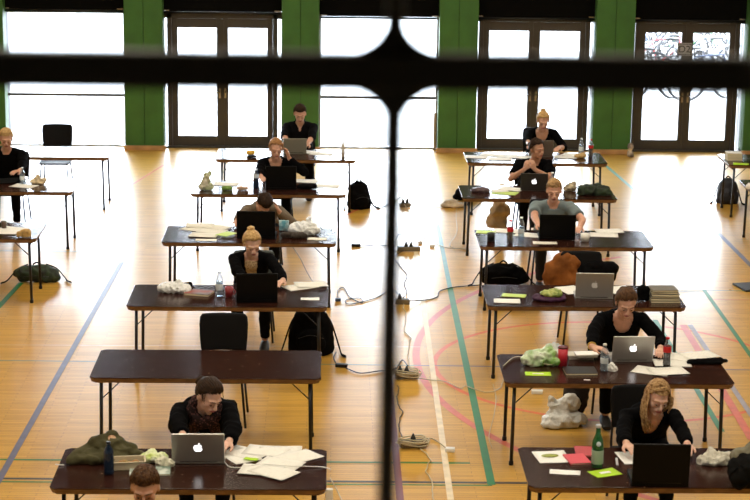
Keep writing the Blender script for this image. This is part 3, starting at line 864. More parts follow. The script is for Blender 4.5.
    for i in range(nlk):
        az = 2*pi*(i+rr.random()*.8)/nlk*1.0
        e1 = edge_dir(az, rr.uniform(-.09, .09))
        if short:
            c_ = V((rr.uniform(-.5, .5), rr.uniform(-.35, .7), 1)).normalized()
            t0_ = rr.uniform(0, .55); st_ = c_.lerp(e1, t0_)
            en = c_.lerp(e1, min(1, t0_+rr.uniform(.35, .6)))
            if sin(az) < -.55: en = en+V((0, -.05, .06))
            k_ = 5; off = rr.uniform(.0, .05)
            pts_ = [MH @ sph(st_.lerp(en, t/k_), 1.0+off*sin(pi*t/k_)+.05*(1-t/k_*.6)) for t in range(k_+1)]
            hb.tube(pts_, [.0058*s*(1-.7*t/k_) for t in range(k_+1)], 5)
        elif bunp is not None:
            k_ = 6; off = rr.uniform(0, .035)
            pts_ = [MH @ sph(e1.normalized().lerp(bunp.normalized(), t/k_), 1.0+off+.03*sin(pi*t/k_)) for t in range(k_+1)]
            hb.tube(pts_, [.002*s]+[.0064*s]*(k_-1)+[.005*s], 5)
        else:   # long, parted on the crown
            part = V((.16, rr.uniform(-.75, .35), .9)).normalized()
            if sin(az) < -.34: continue
            k_ = 6; off = rr.uniform(.01, .07)
            pts_ = [MH @ sph(part.lerp(e1, t/k_), 1.0+off) for t in range(k_+1)]
            e_ = pts_[-1]; out = (e_-MH @ C0); out.z = 0; out = out.normalized() if out.length > 0 else V((1, 0, 0))
            Ln = rr.uniform(.16, .27)
            if cos(az) > .2 and hair == 'longside': Ln *= .45
            if sin(az) < -.2 and cos(az) > 0: Ln *= .5
            w_ = rr.uniform(0, 6)
            for t in range(1, 7):
                q = t/6
                pts_.append(e_+V((0, 0, -1))*Ln*q+out*(.018*sin(pi*q))+V((.008*sin(w_+5*q), -.03*q+.008*cos(w_+4*q), 0)))
            hb.tube(pts_, [.0066*s]*9+[.006, .005, .004, .002], 5)
    if hair in ('bun', 'updo', 'low'):
        bc = sph(bunp, 1.0)+bunp.normalized()*.014; R_ = {'bun': .034, 'updo': .036, 'low': .036}[hair]
        nrm = bunp.normalized(); ax = nrm.cross(V((1, 0, 0))).normalized(); ay = nrm.cross(ax)
        hb.ell(bc, (R_, R_, R_*.85), 14, 10, M=MH)
        for q in range(9):
            tl = rr.uniform(-.5, .5); ph = rr.uniform(0, 6)
            hb.tube([MH @ (bc+(ax*cos(a_+ph)+ay*sin(a_+ph))*R_*.85+nrm*R_*.5*sin(a_*1+tl*3)*.7) for a_ in [2*pi*z_/14 for z_ in range(15)]], [.0085*s]*15, 6)
    if hair == 'tail':
        b0 = sph(bunp, 1.05)
        for q in range(26):
            o_ = V((rr.gauss(0, .012), rr.gauss(0, .008), 0)); p0 = MH @ b0
            pts_ = [p0+V((o_.x*t*.25*1.2, .02+.025*t+o_.y*t*.3-.006*t*t, -.035*t*t*.28-.01*t)) for t in range(7)]
            hb.tube(pts_, [.007, .010, .011, .010, .008, .006, .002], 5)
    if hair in ('bun', 'updo', 'low', 'tail'):
        for q in range(8):
            sd = rr.choice((-1, 1)); p0 = MH @ sph(V((sd*.9, rr.uniform(-.5, -.1), .3)), 1.02)
            hb.tube([p0, p0+V((sd*.006, -.008, -.03)), p0+V((sd*.004, -.012, -.065))], [.0022, .002, .0008], 4)
    child(hb, 'hair', hm)
    if chair_label:
        chair(P.x, P.y+(.10 if low else .025), chair_label, grey=grey, low=low)
    return dict(root=root, N=N, P=P, sp=sp, sw=sw, fr=fr, base=base, H=H, MH=MH, arms=arms, child=child)
def hash_(t): return sum(map(ord, t)) % 97
HC = {'darkbrown': ((.012, .006, .003), (.04, .018, .008)), 'brown': ((.040, .018, .008), (.12, .055, .022)), 'lightbrown': ((.19, .10, .04), (.55, .35, .16)),
      'blonde': ((.38, .22, .08), (.66, .45, .20)), 'reddish': ((.22, .10, .035), (.42, .22, .09)), 'ginger': ((.20, .085, .03), (.36, .17, .06))}
def tp(px, py, z=.03): return at(px, py, T+z+.022)
BLK = mat('black_knit_top', (.003, .003, .0035), .95, spec=.03, bump=.15, bs=150)
PEOPLE = {}
PEOPLE['L1'] = person('woman in a black coat and patterned scarf, head turned to her papers', (209, 396, 13.02), pitch=33, yaw=38, roll=4,
    s=1.02, g=.024, low=True, elbows=((-1, .2, -.25), (1, .2, -.3)), hands=(dict(p=tp(186, 450, .08)), dict(p=tp(223, 449, .03), d=(-.5, -1, -.15))), top=BLK, hair='low', hcol='darkbrown', skin='pale', chair_label='dark chair under the woman with the scarf')
PEOPLE['L3'] = person('blonde woman with a top bun and open black cardigan beside the red mug', (252, 244, 17.72), pitch=26, yaw=16, roll=-4,
    hands=(dict(p=tp(250, 289, .04)), dict(p=tp(279, 283, .04), d=(-.5, -1, -.1))), top=BLK, neck='open', hair='bun', hcol='blonde', skin='pale', chair_label='grey-green chair under the blonde woman with the top bun', grey=True)
PEOPLE['L4'] = person('dark-haired person in a brown cardigan bowed over a black laptop, hand in the hair', (264, 204, 20.42), pitch=62, yaw=6, roll=14, nd=50,
    hands=(dict(p=tp(233, 228, .03), d=(.1, -1, -.1)), dict(p=aty(276, 205, 20.45), d=(-.45, .1, .9), n=(.9, .2, .3), e=(1, -.1, -.9))), top=mat('grey_brown_cardigan', (.13, .095, .06), .85, bump=.3, bs=120), hair='short', hcol='darkbrown', skin='warm', male=False, low=True, chair_label='dark chair under the person with the bowed head')
PEOPLE['L5'] = person('woman in a dark blazer with pinned-up reddish hair, one hand at her ear', (276, 149, 22.92), pitch=16, yaw=8,
    hands=(dict(p=tp(262, 184, .04)), dict(p=aty(287, 152, 22.90), d=(-.35, .05, .95), n=(.8, .5, .2), e=(1, -.15, -.9))), top=BLK, neck='v', hair='low', hcol='reddish', skin='fair', low=True, chair_label='dark chair under the woman in the dark blazer')
PEOPLE['L6'] = person('man with short dark hair in a black shirt at the farthest left table', (300, 114, 25.32), pitch=26, yaw=2,
    hands=(dict(p=tp(287, 150, .04)), dict(p=tp(304, 149, .03), d=(-.4, -1, -.1))), top=('black_shirt', (.005, .005, .006), .9, 0, 0, 6, 0, 60, 0, 0, .05), sleeve='mid', neck='collar', hair='short', hcol='darkbrown', skin='fair', male=True, low=True, chair_label='dark chair under the man in the black shirt')
PEOPLE['FL'] = person('blond boy in a black top at the table cut by the left edge', (6, 139, 23.15), pitch=18, yaw=12,
    hands=(dict(p=tp(-8, 182, .03)), dict(p=tp(14, 179, .03), d=(-.7, -1, -.05))), top=BLK, hair='short', hcol='blonde', skin='fair', male=True, chair_label='chair under the blond boy')
PEOPLE['R1'] = person('woman with long light brown hair and a black V-neck top at the nearest right laptop', (657, 398, 12.98), pitch=20, yaw=10, roll=8,
    hands=(dict(p=tp(632, 456, .04), d=(.35, -1, -.1)), dict(p=tp(691, 457, .04), d=(-.2, -1, -.1))), top=BLK, neck='v', hair='longside', hcol='lightbrown', skin='pale', chair_label='black chair under the woman with long loose hair')
PEOPLE['R2'] = person('woman with pulled-back brown hair and low-necked black top, elbow out beside the red can', (626, 303, 15.42), pitch=30, yaw=4,
    hands=(dict(p=tp(600, 355, .04), d=(.9, -.45, -.12), e=(-1, .0, .35)), dict(p=tp(660, 352, .04), d=(-.2, -1, -.1), e=(1, .25, -.8))), top=BLK, neck='scoop', s=1.02, hair='low', hcol='brown', skin='fair', low=True, chair_label='dark chair under the woman with the low-necked top')
PEOPLE['R4'] = person('man with short light brown hair in a grey T-shirt behind a black laptop', (554, 191, 20.25), pitch=16, yaw=-4,
    hands=(dict(p=tp(543, 233, .04), d=(.5, -1, -.1), e=(-1, .15, -.15)), dict(p=tp(578, 229, .04), d=(-.4, -1, -.1), e=(1, .15, -.3))), top=('grey_teal_t_shirt', (.16, .205, .215), .85), sleeve='short', hair='short', hcol='lightbrown', skin='fair', male=True, chair_label='chair under the man in the grey T-shirt',
    trousers=mat('dark_blue_jeans', (.012, .014, .022), .85))
PEOPLE['R5'] = person('woman in a black T-shirt with hands clasped under her chin, looking right', (537, 149, 22.85), pitch=10, yaw=34, roll=-6,
    hands=(dict(p=aty(527, 163, 22.62), d=(.35, .0, .95), n=(-.7, -.6, .2), e=(-1, -.3, -1), curl=.8), dict(p=aty(533, 163, 22.62), d=(-.3, .0, .95), n=(.7, -.6, .2), e=(1, -.3, -1), curl=.8)), top=BLK, sleeve='short', hair='low', hcol='darkbrown', skin='warm', chair_label='dark chair under the woman with the clasped hands')
PEOPLE['R6'] = person('blonde woman with a bun in a black top at the farthest right table', (543, 121, 25.3), pitch=24, yaw=0,
    hands=(dict(p=tp(532, 152, .04)), dict(p=tp(557, 149, .03), d=(-.4, -1, -.1))), top=BLK, sleeve='mid', neck='scoop', hair='bun', hcol='blonde', skin='fair', chair_label='dark chair under the blonde woman with the bun')
PEOPLE['L0'] = person('brown-haired person whose head shows at the bottom edge', (145, 488, 10.45), pitch=22, yaw=0,
    hands=(None, None), top=('dark_green_top', (.02, .03, .02), .85), hair='short', hcol='brown', skin='fair', male=True, chair_label='chair under the person at the bottom edge')
# scarf of the first woman
p_ = PEOPLE['L1']; N_ = p_['N']; sf = MB()
for k_, (r_, dz, th_) in enumerate(((.082, .010, .034), (.095, -.025, .036))):
    sf.tube([N_+p_['sw']*r_*cos(2*pi*i/20)+p_['fr']*(r_*.95*sin(2*pi*i/20)+.018)+p_['sp']*(dz-.025*sin(2*pi*i/20)) for i in range(20)], [th_*(1+.15*sin(i*2.1)) for i in range(20)], 12, closed=True, cap=False)
for q in (-1, 1):
    sf.tube([N_+p_['sw']*q*.06+p_['fr']*.09-p_['sp']*.03, N_+p_['sw']*q*.075+p_['fr']*.118-p_['sp']*.13, N_+p_['sw']*q*.08+p_['fr']*.125-p_['sp']*.24, N_+p_['sw']*q*.085+p_['fr']*.13-p_['sp']*.34], [.038, .036, .038, .034], 12, flat=.6, up=tuple(p_['fr']))
sme = fuse(sf, .009, 2); crumple(sme, .012, 16, 4)
for v in sme.vertices: v.co -= p_['base']
link(sme, 'scarf', mat_weave('brown_and_pink_patterned_knit', (.020, .012, .012), (.13, .055, .05), 55), p_['root'])
# bracelet of the low-necked woman
p_ = PEOPLE['R2']; S_, E_, W_ = p_['arms'][0]; u_ = (W_-E_).normalized(); a_ = u_.orthogonal().normalized(); b_ = u_.cross(a_)
m = MB(); m.tube([E_.lerp(W_, .95)+(a_*cos(2*pi*i/18)+b_*sin(2*pi*i/18))*.031 for i in range(18)], .0075, 8, closed=True, cap=False)
p_['child'](m, 'wrist_watch', mat('gold_watch', (.6, .38, .08), .35, metal=.6))

# ------------------------------------------------------------------ things on the tables
def dup_mesh(root, loc, rz, label, group=None):
    o = copy_tree(root); place(o, loc, rz, label, group); return o
def on(px, py, dz=.0005):
    return at(px, py, T+dz)
APPLE = [(0, .30), (.10, .335), (.22, .34), (.33, .29), (.385, .235)]
def apple_poly():
    body = [(0, .25), (.12, .31), (.24, .315), (.36, .26), (.42, .20)]
    bite = [(.345, .13), (.315, .03), (.335, -.07), (.40, -.15), (.46, -.19)]
    low = [(.42, -.32), (.33, -.46), (.22, -.54), (.12, -.53), (0, -.49), (-.12, -.53), (-.22, -.54), (-.33, -.46), (-.42, -.30), (-.47, -.12), (-.475, .04), (-.43, .18), (-.35, .27), (-.24, .315), (-.12, .31)]
    return body+bite+low
def laptop(label, px, py, w_=.34, h=.225, d=.235, tilt=20, rz=0, shell=ALU, logo=None, thick=.012, logo_m=None, base_h=.018):
    r = empty('laptop', on(px, py), rad(rz)); tag(r, label, 'laptop', 'laptops on the tables')
    MB().box((0, d/2, base_h/2+.001), (w_, d, base_h)).build('base', shell, r, bevel=.004)
    k = MB(); k.box((0, d*.36, base_h+.0016), (w_*.86, d*.42, .002)); k.build('keyboard', ALUD, r)
    MB().box((0, d*.80, base_h+.0014), (w_*.30, d*.28, .0012)).build('touchpad', shell, r)
    R = Matrix.Translation((0, .004, base_h)) @ Matrix.Rotation(rad(tilt), 4, 'X')
    ld = MB(); ld.box((0, 0, h/2), (w_, thick, h), M=R); lid = ld.build('lid', shell, r, bevel=min(.005, thick*.4))
    MB().box((0, thick/2+.0008, h/2+.004), (w_-.03, .001, h-.035), M=R).build('screen', SCREEN, lid)
    hg = MB(); hg.tube([(-w_*.36, .004, base_h), (w_*.36, .004, base_h)], .006, 8); hg.build('hinge', BLACKP, r)
    if logo:
        q = .062; R2 = R @ Matrix.Translation((0, -thick/2-.0012, h*.52)) @ Matrix.Rotation(pi/2, 4, 'X')
        lm = MB(); P = [(x*q, y*q) for x, y in apple_poly()]
        n = len(P); lm.add([(0, 0, 0)]+[(x, y, 0) for x, y in P], [(0, i+1, (i+1) % n+1) for i in range(n)], M=R2)
        lf = [(0, .37), (.02, .47), (.10, .56), (.19, .60), (.19, .50), (.12, .41)]
        lm.add([(x*q, y*q, 0) for x, y in lf], [tuple(range(6))], M=R2)
        lm.build('logo', logo_m or LOGO, lid)
    return r
laptop('silver laptop with a lit white apple logo on the nearest left table', 198.5, 464, .355, .235, tilt=20, logo=True, rz=1)
laptop('silver laptop with a lit white apple logo in front of the low-necked woman', 632, 362, .335, .225, tilt=18, logo=True, rz=1)
laptop('silver laptop with a dim grey logo standing open beside the books, nobody at it', 594, 299, .345, .235, tilt=8, logo=True, logo_m=LOGOG, rz=-3)
laptop('dark-lidded laptop with a white apple logo turned in front of the woman with clasped hands', 534, 191, .32, .215, tilt=18, logo=True, rz=-6, shell=mat('dark_grey_lid', (.055, .048, .044), .45, metal=.4))  # lid in its own even dark grey
laptop('small grey-brown laptop in front of the blonde woman with the bun', 541, 157, .31, .215, tilt=14, shell=mat('grey_brown_lid', (.16, .125, .10), .45, metal=.3), rz=-2)
laptop('silver-grey laptop on the farthest left table', 295, 154, .30, .20, tilt=14, shell=mat('grey_green_lid', (.28, .27, .22), .5, metal=.3), rz=3)
laptop('big black laptop in front of the woman with long loose hair', 660, 487, .375, .275, .27, tilt=6, shell=LAPB, thick=.02, base_h=.03, rz=-2)
laptop('black laptop in front of the man in the grey T-shirt', 557, 240, .375, .25, .26, tilt=8, shell=LAPB, thick=.018, base_h=.028, rz=-2)
laptop('black laptop in front of the blonde woman with the top bun', 257, 303, .37, .25, .26, tilt=6, shell=LAPB, thick=.018, base_h=.03, rz=4)
laptop('black laptop in front of the bowed person in the cardigan', 256, 239, .40, .27, .27, tilt=6, shell=LAPB, thick=.018, base_h=.03, rz=-3)
laptop('black laptop in front of the woman in the dark blazer', 281, 190, .36, .26, .26, tilt=6, shell=LAPB, thick=.018, base_h=.03, rz=3)
laptop('dark laptop at the left edge in front of the blond boy', 6, 184, .34, .05, .24, tilt=-20, shell=LAPB, thick=.012, rz=20)

stackz = {}
def paper(label, px, py, rz=0, w_=.21, h=.297, m=None, z=0, n=1, curl=.003, name='paper_sheet', group=None, cat='paper', seed=None):
    """a sheet; (px, py) is its middle"""
    K = 6; vs = []; fs = []; sd = seed or (px*.37+py)
    for i in range(K+1):
        for j in range(K+1):
            u, v = i/K-.5, j/K-.5
            vs.append(V((u*w_, v*h, .0006+curl*(.5+nz((u*2, v*2, 0), sd))*(abs(u*v)*4+.3*abs(u)))))
    for i in range(K):
        for j in range(K):
            a = i*(K+1)+j; fs.append((a, a+K+1, a+K+2, a+1))
    m_ = MB().add(vs, fs, 0, True)
    o = m_.build(name, m or PAPER, None, loc=on(px, py, .001+z), rz=rad(rz), solid=.0006*n)
    tag(o, label, cat, group); return o
G1 = 'sheets spread on the nearest left table'
paper('white sheet nearest the silver laptop, at the left of the spread papers', 246, 453, 58, z=.0, group=G1)
paper('white sheet at the back of the spread papers', 266, 451, 75, z=.002, group=G1)
paper('white sheet on the right of the spread papers', 288, 459, -38, z=.004, group=G1)
paper('white sheet overlapping the right one of the spread papers', 298, 457, -52, z=.006, group=G1)
paper('white sheet in the front of the spread papers', 262, 470, 80, z=.008, group=G1)
paper('white sheet at the very front, lowest of the spread papers', 274, 472, 52, z=.010, group=G1)
paper('white sheet farthest left, under the laptop end of the spread papers', 240, 456, 30, z=.0, group=G1)
paper('white sheet at the back right of the spread papers', 280, 451, 88, z=.001, group=G1)
paper('white sheet in the middle of the spread papers', 280, 464, 66, z=.007, group=G1)
paper('bright green note between the spread papers', 251, 459, 70, .05, .10, LIME, z=.009, name='sticky_note', cat='note')
# third table, left row
paper('white sheets right of the black laptop by the red mug', 300, 287, -60, z=.0, n=4)
paper('white sheet with a turned-up edge right of the black laptop', 311, 285, -78, z=.004, curl=.02)
paper('small white note at the right front of the red mug table', 310, 299, 90, .10, .17, BLANK, z=0, name='note_paper', cat='note')
# fourth, left row
G2 = 'fanned papers on the left end of the table'
for i, (x, y, rz, lb) in enumerate(((196, 229, 62, 'leftmost sheet of the fanned cream papers'), (212, 231, 75, 'second sheet from the left of the fanned cream papers'), (204, 235, 80, 'front sheet of the fanned cream papers'), (216, 227, 58, 'back sheet of the fanned cream papers'), (200, 225, 95, 'hindmost cream sheet of the fanned papers'))):
    paper(lb, x, y, rz, m=CREAM, z=.002*i, n=2, group=G2)
paper('lime green sheet beside the fanned cream papers', 227, 234, -35, .15, .21, mat('pale_lime_paper', (.55, .72, .18), .6), z=.012)
paper('narrow white strip at the front of the fanned papers', 206, 240, 88, .09, .22, CREAM, z=.013)
paper('white sheet at the right end of the table with the plastic bag', 317, 239, 88, .12, .20, CREAM, z=0)
# fifth and sixth
paper('white sheet right of the black pouch on the blazer woman\'s table', 327, 186, 80, z=0)
paper('white sheets lying flat at the left of the water bottle', 226, 184, 85, z=0, n=3)
paper('white papers behind the black pouch', 305, 181, 80, z=0, n=3)
paper('white papers right of the man in the black shirt', 322, 154, 75, z=0, n=3); paper('white sheet at the right forearm of the man in the black shirt', 308, 152, 60, z=.004)
# right row
GR = 'green paper leaflets'
paper('white sheet with a printed green oval beside the pink notebooks', 552, 457, 8, .23, .25, BLANK, z=0)
ov = MB(); ov.lathe([(.0001, 0), (.06, .0005), (.06, .001), (.0001, .0012)], n=28); o = ov.build('printed_oval', mat('printed_green_oval', (.30, .33, .05), .6, var=.5, vs=40), bpy.data.objects[[k.name for k in COL.objects if k.get('label', '').startswith('white sheet with a printed')][0]]); o.location = (-.01, .02, .004); o.scale = (1, .62, 1)
paper('blank white card in front of the pink notebooks', 565, 472.5, 82, .095, .205, BLANK, z=0, name='white_card', cat='card')
lf = paper('lime green leaflet lying in front of the green bottle', 605, 473, -66, .14, .20, LIME, z=0, name='leaflet', cat='leaflet')
MB().box((0, 0, .0042), (.035, .08, .0004)).build('white_text_panel', BLANK, lf)
lf = paper('lime green leaflet at the front left of the red can', 538, 374, 88, .105, .205, LIME, z=0, name='leaflet', cat='leaflet')
MB().box((0, 0, .0042), (.022, .09, .0004)).build('white_text_panel', BLANK, lf)
G3 = 'papers right of the silver laptop'
paper('white sheet beside the cola bottle, front left of the papers there', 652, 371, 65, z=0, group=G3); paper('white sheet in the middle of the papers by the cola bottle', 672, 363, 88, z=.002, group=G3)
paper('white sheet behind the cola bottle', 688, 358, 70, z=.004, group=G3); paper('white sheet at the right of the papers by the cola bottle', 699, 355, 110, z=.006, group=G3)
paper('white sheet in the front of the papers by the cola bottle', 668, 371, 100, z=.008, group=G3)
G4 = 'sheets at the left end of the book table'
paper('white sheet at the very left of the book table', 507, 301, 86, .16, .24, BLANK, z=0, group=G4); paper('pale lime sheet lying on the white one, book table', 514, 295.5, 78, .12, .22, mat('pale_lime_paper'), z=.002, group=G4)
paper('white sheet left of the silver laptop with the grey logo', 571, 290, 20, z=0); paper('white sheet right of the silver laptop with the grey logo', 620, 290, 10, z=0, n=3)
paper('lime sheet at the left end of the grey T-shirt man\'s table', 486, 232, 80, .15, .21, mat('pale_lime_paper'), z=0)
paper('white sheet between the cola bottle and the black laptop', 529, 235, 70, z=0); paper('white sheet in front of the black laptop, grey T-shirt man\'s table', 545, 243, 88, .12, .25, CREAM, z=.0, n=3)
paper('white sheet lying right of the tub', 604, 235, 84, z=0); paper('second white sheet behind the one right of the tub', 609, 231, 95, z=.002)
paper('white sheet behind the cola bottle of the grey T-shirt man', 508, 231, 80, z=0)
paper('pale green sheets between the purple bowl and the dark laptop', 505, 193, 70, m=mat('pale_lime_paper'), z=0, n=2); paper('white sheet on the pale green ones', 511, 189, 60, z=.003); paper('cream sheet in front of the pale green ones', 500, 191, 95, m=CREAM, z=.005, w_=.15, h=.2)
for i, (x, y, rz) in enumerate(((476, 157, 80), (492, 155, 70), (508, 156, 95), (500, 159, 85), (519, 157, 75), (566, 157, 80), (573, 155, 60))):
    paper(['leftmost white sheet on the farthest right table', 'second sheet from the left on the farthest right table', 'middle sheet left of the grey-brown laptop', 'front sheet left of the grey-brown laptop', 'sheet touching the grey-brown laptop', 'sheet right of the grey-brown laptop', 'sheet under the food bag on the farthest right table'][i], x, y, rz, z=.0015*i, group='sheets on the farthest right table')
paper('blank paper at the left edge on the nearest cut-off table', 12, 229, 70, z=0); paper('white sheet under the cup on the nearest cut-off table', 4, 232, 85, z=.002)
paper('white sheet in front of the blond boy', 24, 186, 70, z=0)

def bottle(label, px, py, H_=.22, R_=.033, body=CLEARB, liquid=WATER, fill=.6, capm=WHITEP, labm=None, neckr=.013, kind='plastic', name='water_bottle', z=0):
    r = empty(name, on(px, py, z)); tag(r, label, 'bottle', None)
    if kind == 'cola': prof = [(.55, 0), (.9, .01), (.98, .06), (1, .14), (.86, .30), (.90, .40), (1, .52), (1, .58), (.9, .68), (.62, .80), (.42, .88), (.40, .95)]
    elif kind == 'wine': prof = [(.9, 0), (1, .012), (1, .55), (.92, .62), (.62, .72), (.42, .80), (.38, .95)]
    else: prof = [(.85, 0), (1, .02), (1, .12), (.94, .15), (1, .18), (1, .55), (.96, .6), (1, .64), (.95, .70), (.6, .82), (.42, .87), (.41, .95)]
    b = MB(); b.lathe([(.001, .001)]+[(a*R_, c*H_+.0005) for a, c in prof]+[(neckr*.9, .955*H_)], n=22); b.build('bottle_wall', body, r)
    if liquid:
        pl = [(a*R_*.93, max(.003, c*H_)) for a, c in prof if c <= fill]; b = MB(); b.lathe([(.001, .0025)]+pl+[(.001, pl[-1][1]+.001)], n=22); b.build('liquid', liquid, r)
    b = MB(); b.lathe([(.001, .935*H_), (neckr*1.2, .935*H_), (neckr*1.2, H_*.995), (neckr*1.05, H_), (.001, H_)], n=16); b.build('bottle_cap', capm, r)
    if labm:
        z0, z1, mm = labm; b = MB(); b.lathe([(R_*1.012, z0*H_), (R_*1.022, z0*H_+.001), (R_*1.022, z1*H_-.001), (R_*1.012, z1*H_)], n=24, cap=False); b.build('bottle_label', mm, r)
    return r
PALEL = mat('pale_blue_white_label', (.62, .68, .72), .5)
g = bottle('tall green glass bottle with pale label beside the lime leaflet', 597, 467, .30, .040, GREENB, None, .5, mat('silver_cap', (.6, .6, .58), .35), (.10, .42, mat('pale_green_label', (.30, .38, .27), .5)), kind='wine', name='glass_bottle', neckr=.016)
bd = MB(); bd.lathe([(.0001, 0), (.016, 0), (.016, .002), (.0001, .002)], n=20, M=Matrix.Translation((0, -.041, .175)) @ Matrix.Rotation(rad(78), 4, 'X')); bd.build('neck_badge', PALEL, g)
bottle('dark blue bottle beside the olive jacket', 109, 474, .225, .034, BLUEB, mat('dark_blue_drink', (.008, .018, .04), .2), .6, mat('dark_blue_cap', (.01, .015, .03), .4), kind='plastic')
bottle('clear water bottle beside the red mug', 219.5, 295.5, .225, .032, labm=(.25, .5, PALEL), fill=.62)
bottle('cola bottle with red label and red cap beside the silver laptop', 666.5, 366.5, .245, .033, CLEARB, COLA, .66, REDL, (.50, .70, REDL), kind='cola', name='cola_bottle')
bottle('clear water bottle between the black folder and the silver laptop', 604, 371, .225, .032, fill=.58, labm=(.3, .5, PALEL))
bottle('cola bottle with red label at the left of the grey T-shirt man', 510, 243, .245, .033, CLEARB, COLA, .62, REDL, (.50, .68, REDL), kind='cola', name='cola_bottle')
bottle('water bottle with white cap right of the cola bottle', 521, 238, .225, .032, fill=.55, labm=(.25, .45, PALEL))
bottle('dark bottle with a white label beside the woman in the blazer', 256, 188, .225, .034, BLUEB, COLA, .6, PALEL, (.55, .75, PALEL))
bottle('small pale bottle at the right end of the farthest left table', 343, 157, .20, .027, mat('frosted_bottle', (.55, .50, .42), .4), None, labm=(.3, .55, WHITEP))
bottle('clear water bottle right of the turned laptop', 552, 178+13, .225, .03, fill=.6)
bottle('clear water bottle with white label on the farthest right table', 581, 155, .225, .032, fill=.6, labm=(.25, .5, PALEL))
bottle('dark cola bottle with red label on the farthest right table', 590.5, 157, .235, .033, CLEARB, COLA, .7, REDL, (.5, .65, REDL), kind='cola', name='cola_bottle')
bottle('clear water bottle in front of the blond boy', 22.5, 184, .20, .03, fill=.6, labm=(.25, .5, PALEL))

def cup(label, px, py, R_, H_, m, name='mug', handle=False, fillm=None, lid=None, taper=.85):
    r = empty(name, on(px, py)); tag(r, label, 'cup' if name != 'tub' else 'tub')
    b = MB(); b.lathe([(.001, .001), (R_*taper, .001), (R_, H_), (R_*.93, H_), (R_*.80, .008), (.001, .008)], n=24); b.build('cup_wall', m, r)
    if fillm: b = MB(); b.lathe([(.001, H_*.6), (R_*.88, H_*.6), (R_*.88, H_*.62), (.001, H_*.64)], n=20); b.build('contents', fillm, r)
    if lid: b = MB(); b.lathe([(.001, H_), (R_*1.05, H_), (R_*1.05, H_+.012), (R_*.8, H_+.016), (.001, H_+.016)], n=24); b.build('lid', lid, r)
    if handle: b = MB(); b.tube([(R_*.9+.022*sin(pi*i/10), 0, H_*.2+H_*.6*i/10) for i in range(11)], .005, 8); b.build('handle', m, r)
    return r
cup('dark red mug beside the clear water bottle', 229, 297, .040, .095, MUG, handle=True, fillm=COLA)
cup('tall red travel can with a dark lid beside the green plastic bag', 562.5, 366, .040, .15, mat('bright_red_can', (.50, .02, .04), .35), name='travel_mug', lid=mat('dark_red_lid', (.10, .01, .015), .4), taper=.92)
cup('black square-looking cup at the left end of the grey T-shirt man\'s table', 491, 241, .042, .085, BLACKP, name='cup', fillm=COLA, taper=.98)
cup('white plastic tub beside the black laptop of the grey T-shirt man', 585, 241, .050, .078, WHITEP, name='tub', fillm=mat('white_cream', (.7, .68, .6), .5))
cup('small dark cup on the nearest cut-off table at the left edge', 4, 228, .03, .075, mat('brown_cup', (.10, .06, .04), .4), name='cup')

def soft(name, prims, m, loc, label, cat, voxel=.009, amp=.01, freq=12, seed=0, group=None, rz=0, smooth=4, parent=None, flat=True):
    crink = name in ('plastic_bag', 'tissue', 'paper_bag', 'bread_bag')
    if crink: voxel, smooth, amp, freq = voxel*1.9, 1, amp*1.5, freq*.8
    b = MB(); prims(b)
    if flat:
        for v in b.v: v.z = max(v.z, .0)
    me = fuse(b, voxel, smooth); crumple(me, amp, freq, seed, .0008 if flat else None)
    if crink: me.polygons.foreach_set('use_smooth', [False]*len(me.polygons))
    o = link(me, name, m, parent, loc=loc, rz=rz)
    if label: tag(o, label, cat, group)
    return o
def bagprims(w_, d, h, knots=1):
    def f(b):
        b.ell((0, 0, h*.38), (w_/2, d/2, h*.45)); b.ell((w_*.18, -d*.1, h*.3), (w_*.36, d*.4, h*.34)); b.ell((-w_*.22, d*.06, h*.28), (w_*.3, d*.36, h*.3))
        for i in range(knots): b.cap((w_*(.1-.2*i), 0, h*.6), (w_*(.16-.3*i), .01, h*1.05), w_*.12, w_*.05)
    return f
soft('plastic_bag', bagprims(.30, .18, .11), PLASW, on(174, 292), 'white crinkled plastic bag on the left end of the red mug table', 'bag', .006, .012, 26, 1)
soft('pouch', lambda b: (b.ell((0, 0, .03), (.09, .045, .035)), b.cap((-.06, 0, .03), (.05, .01, .055), .03, .03)), BLACKC, on(184, 291), 'black pouch between the plastic bag and the red book', 'pouch', .005, .006, 20, 2)
soft('plastic_bag', bagprims(.32, .20, .16), PLASW, on(304, 234), 'white plastic bag right of the bowed person\'s laptop', 'bag', .006, .014, 22, 3)
soft('snack_packet', lambda b: (b.ell((0, 0, .06), (.055, .03, .06)), b.box((0, 0, .06), (.10, .035, .11))), mat('teal_foil_packet', (.05, .22, .26), .3, col2=(.5, .6, .6), vs=14), on(284, 231), 'teal snack packet beside the bowed person\'s laptop', 'packet', .006, .006, 26, 4)
soft('scarf', lambda b: (b.cap((-.10, 0, .03), (.08, .03, .03), .035, .03), b.cap((0, -.03, .03), (.12, .0, .025), .03, .025)), mat('dark_brown_cloth', (.03, .02, .014), .8), on(294, 238), 'dark brown scrunched cloth in front of the plastic bag', 'cloth', .006, .01, 20, 5)
soft('paper_bag', lambda b: (b.cap((0, 0, .05), (.01, 0, .17), .055, .035), b.cap((.01, 0, .15), (.05, .01, .21), .03, .02), b.ell((0, 0, .04), (.09, .05, .05))), mat('cream_paper_bag', (.62, .58, .48), .6, col2=(.35, .42, .22), vs=12), on(206, 190), 'upright crumpled cream paper bag at the left end of the blazer woman\'s table', 'bag', .006, .014, 22, 6)
soft('food_packet', lambda b: b.ell((0, 0, .02), (.07, .035, .03)), LEAFY, on(227, 190), 'green food packet beside the crumpled cream bag', 'food', .006, .006, 30, 7)
soft('bread_roll', lambda b: (b.ell((0, 0, .022), (.05, .032, .025)), b.ell((.05, .01, .018), (.04, .028, .02))), mat('tan_bread', (.45, .28, .16), .7, var=.2), on(241, 190), 'tan bread roll in its wrapper left of the dark bottle', 'food', .005, .003, 20, 8)
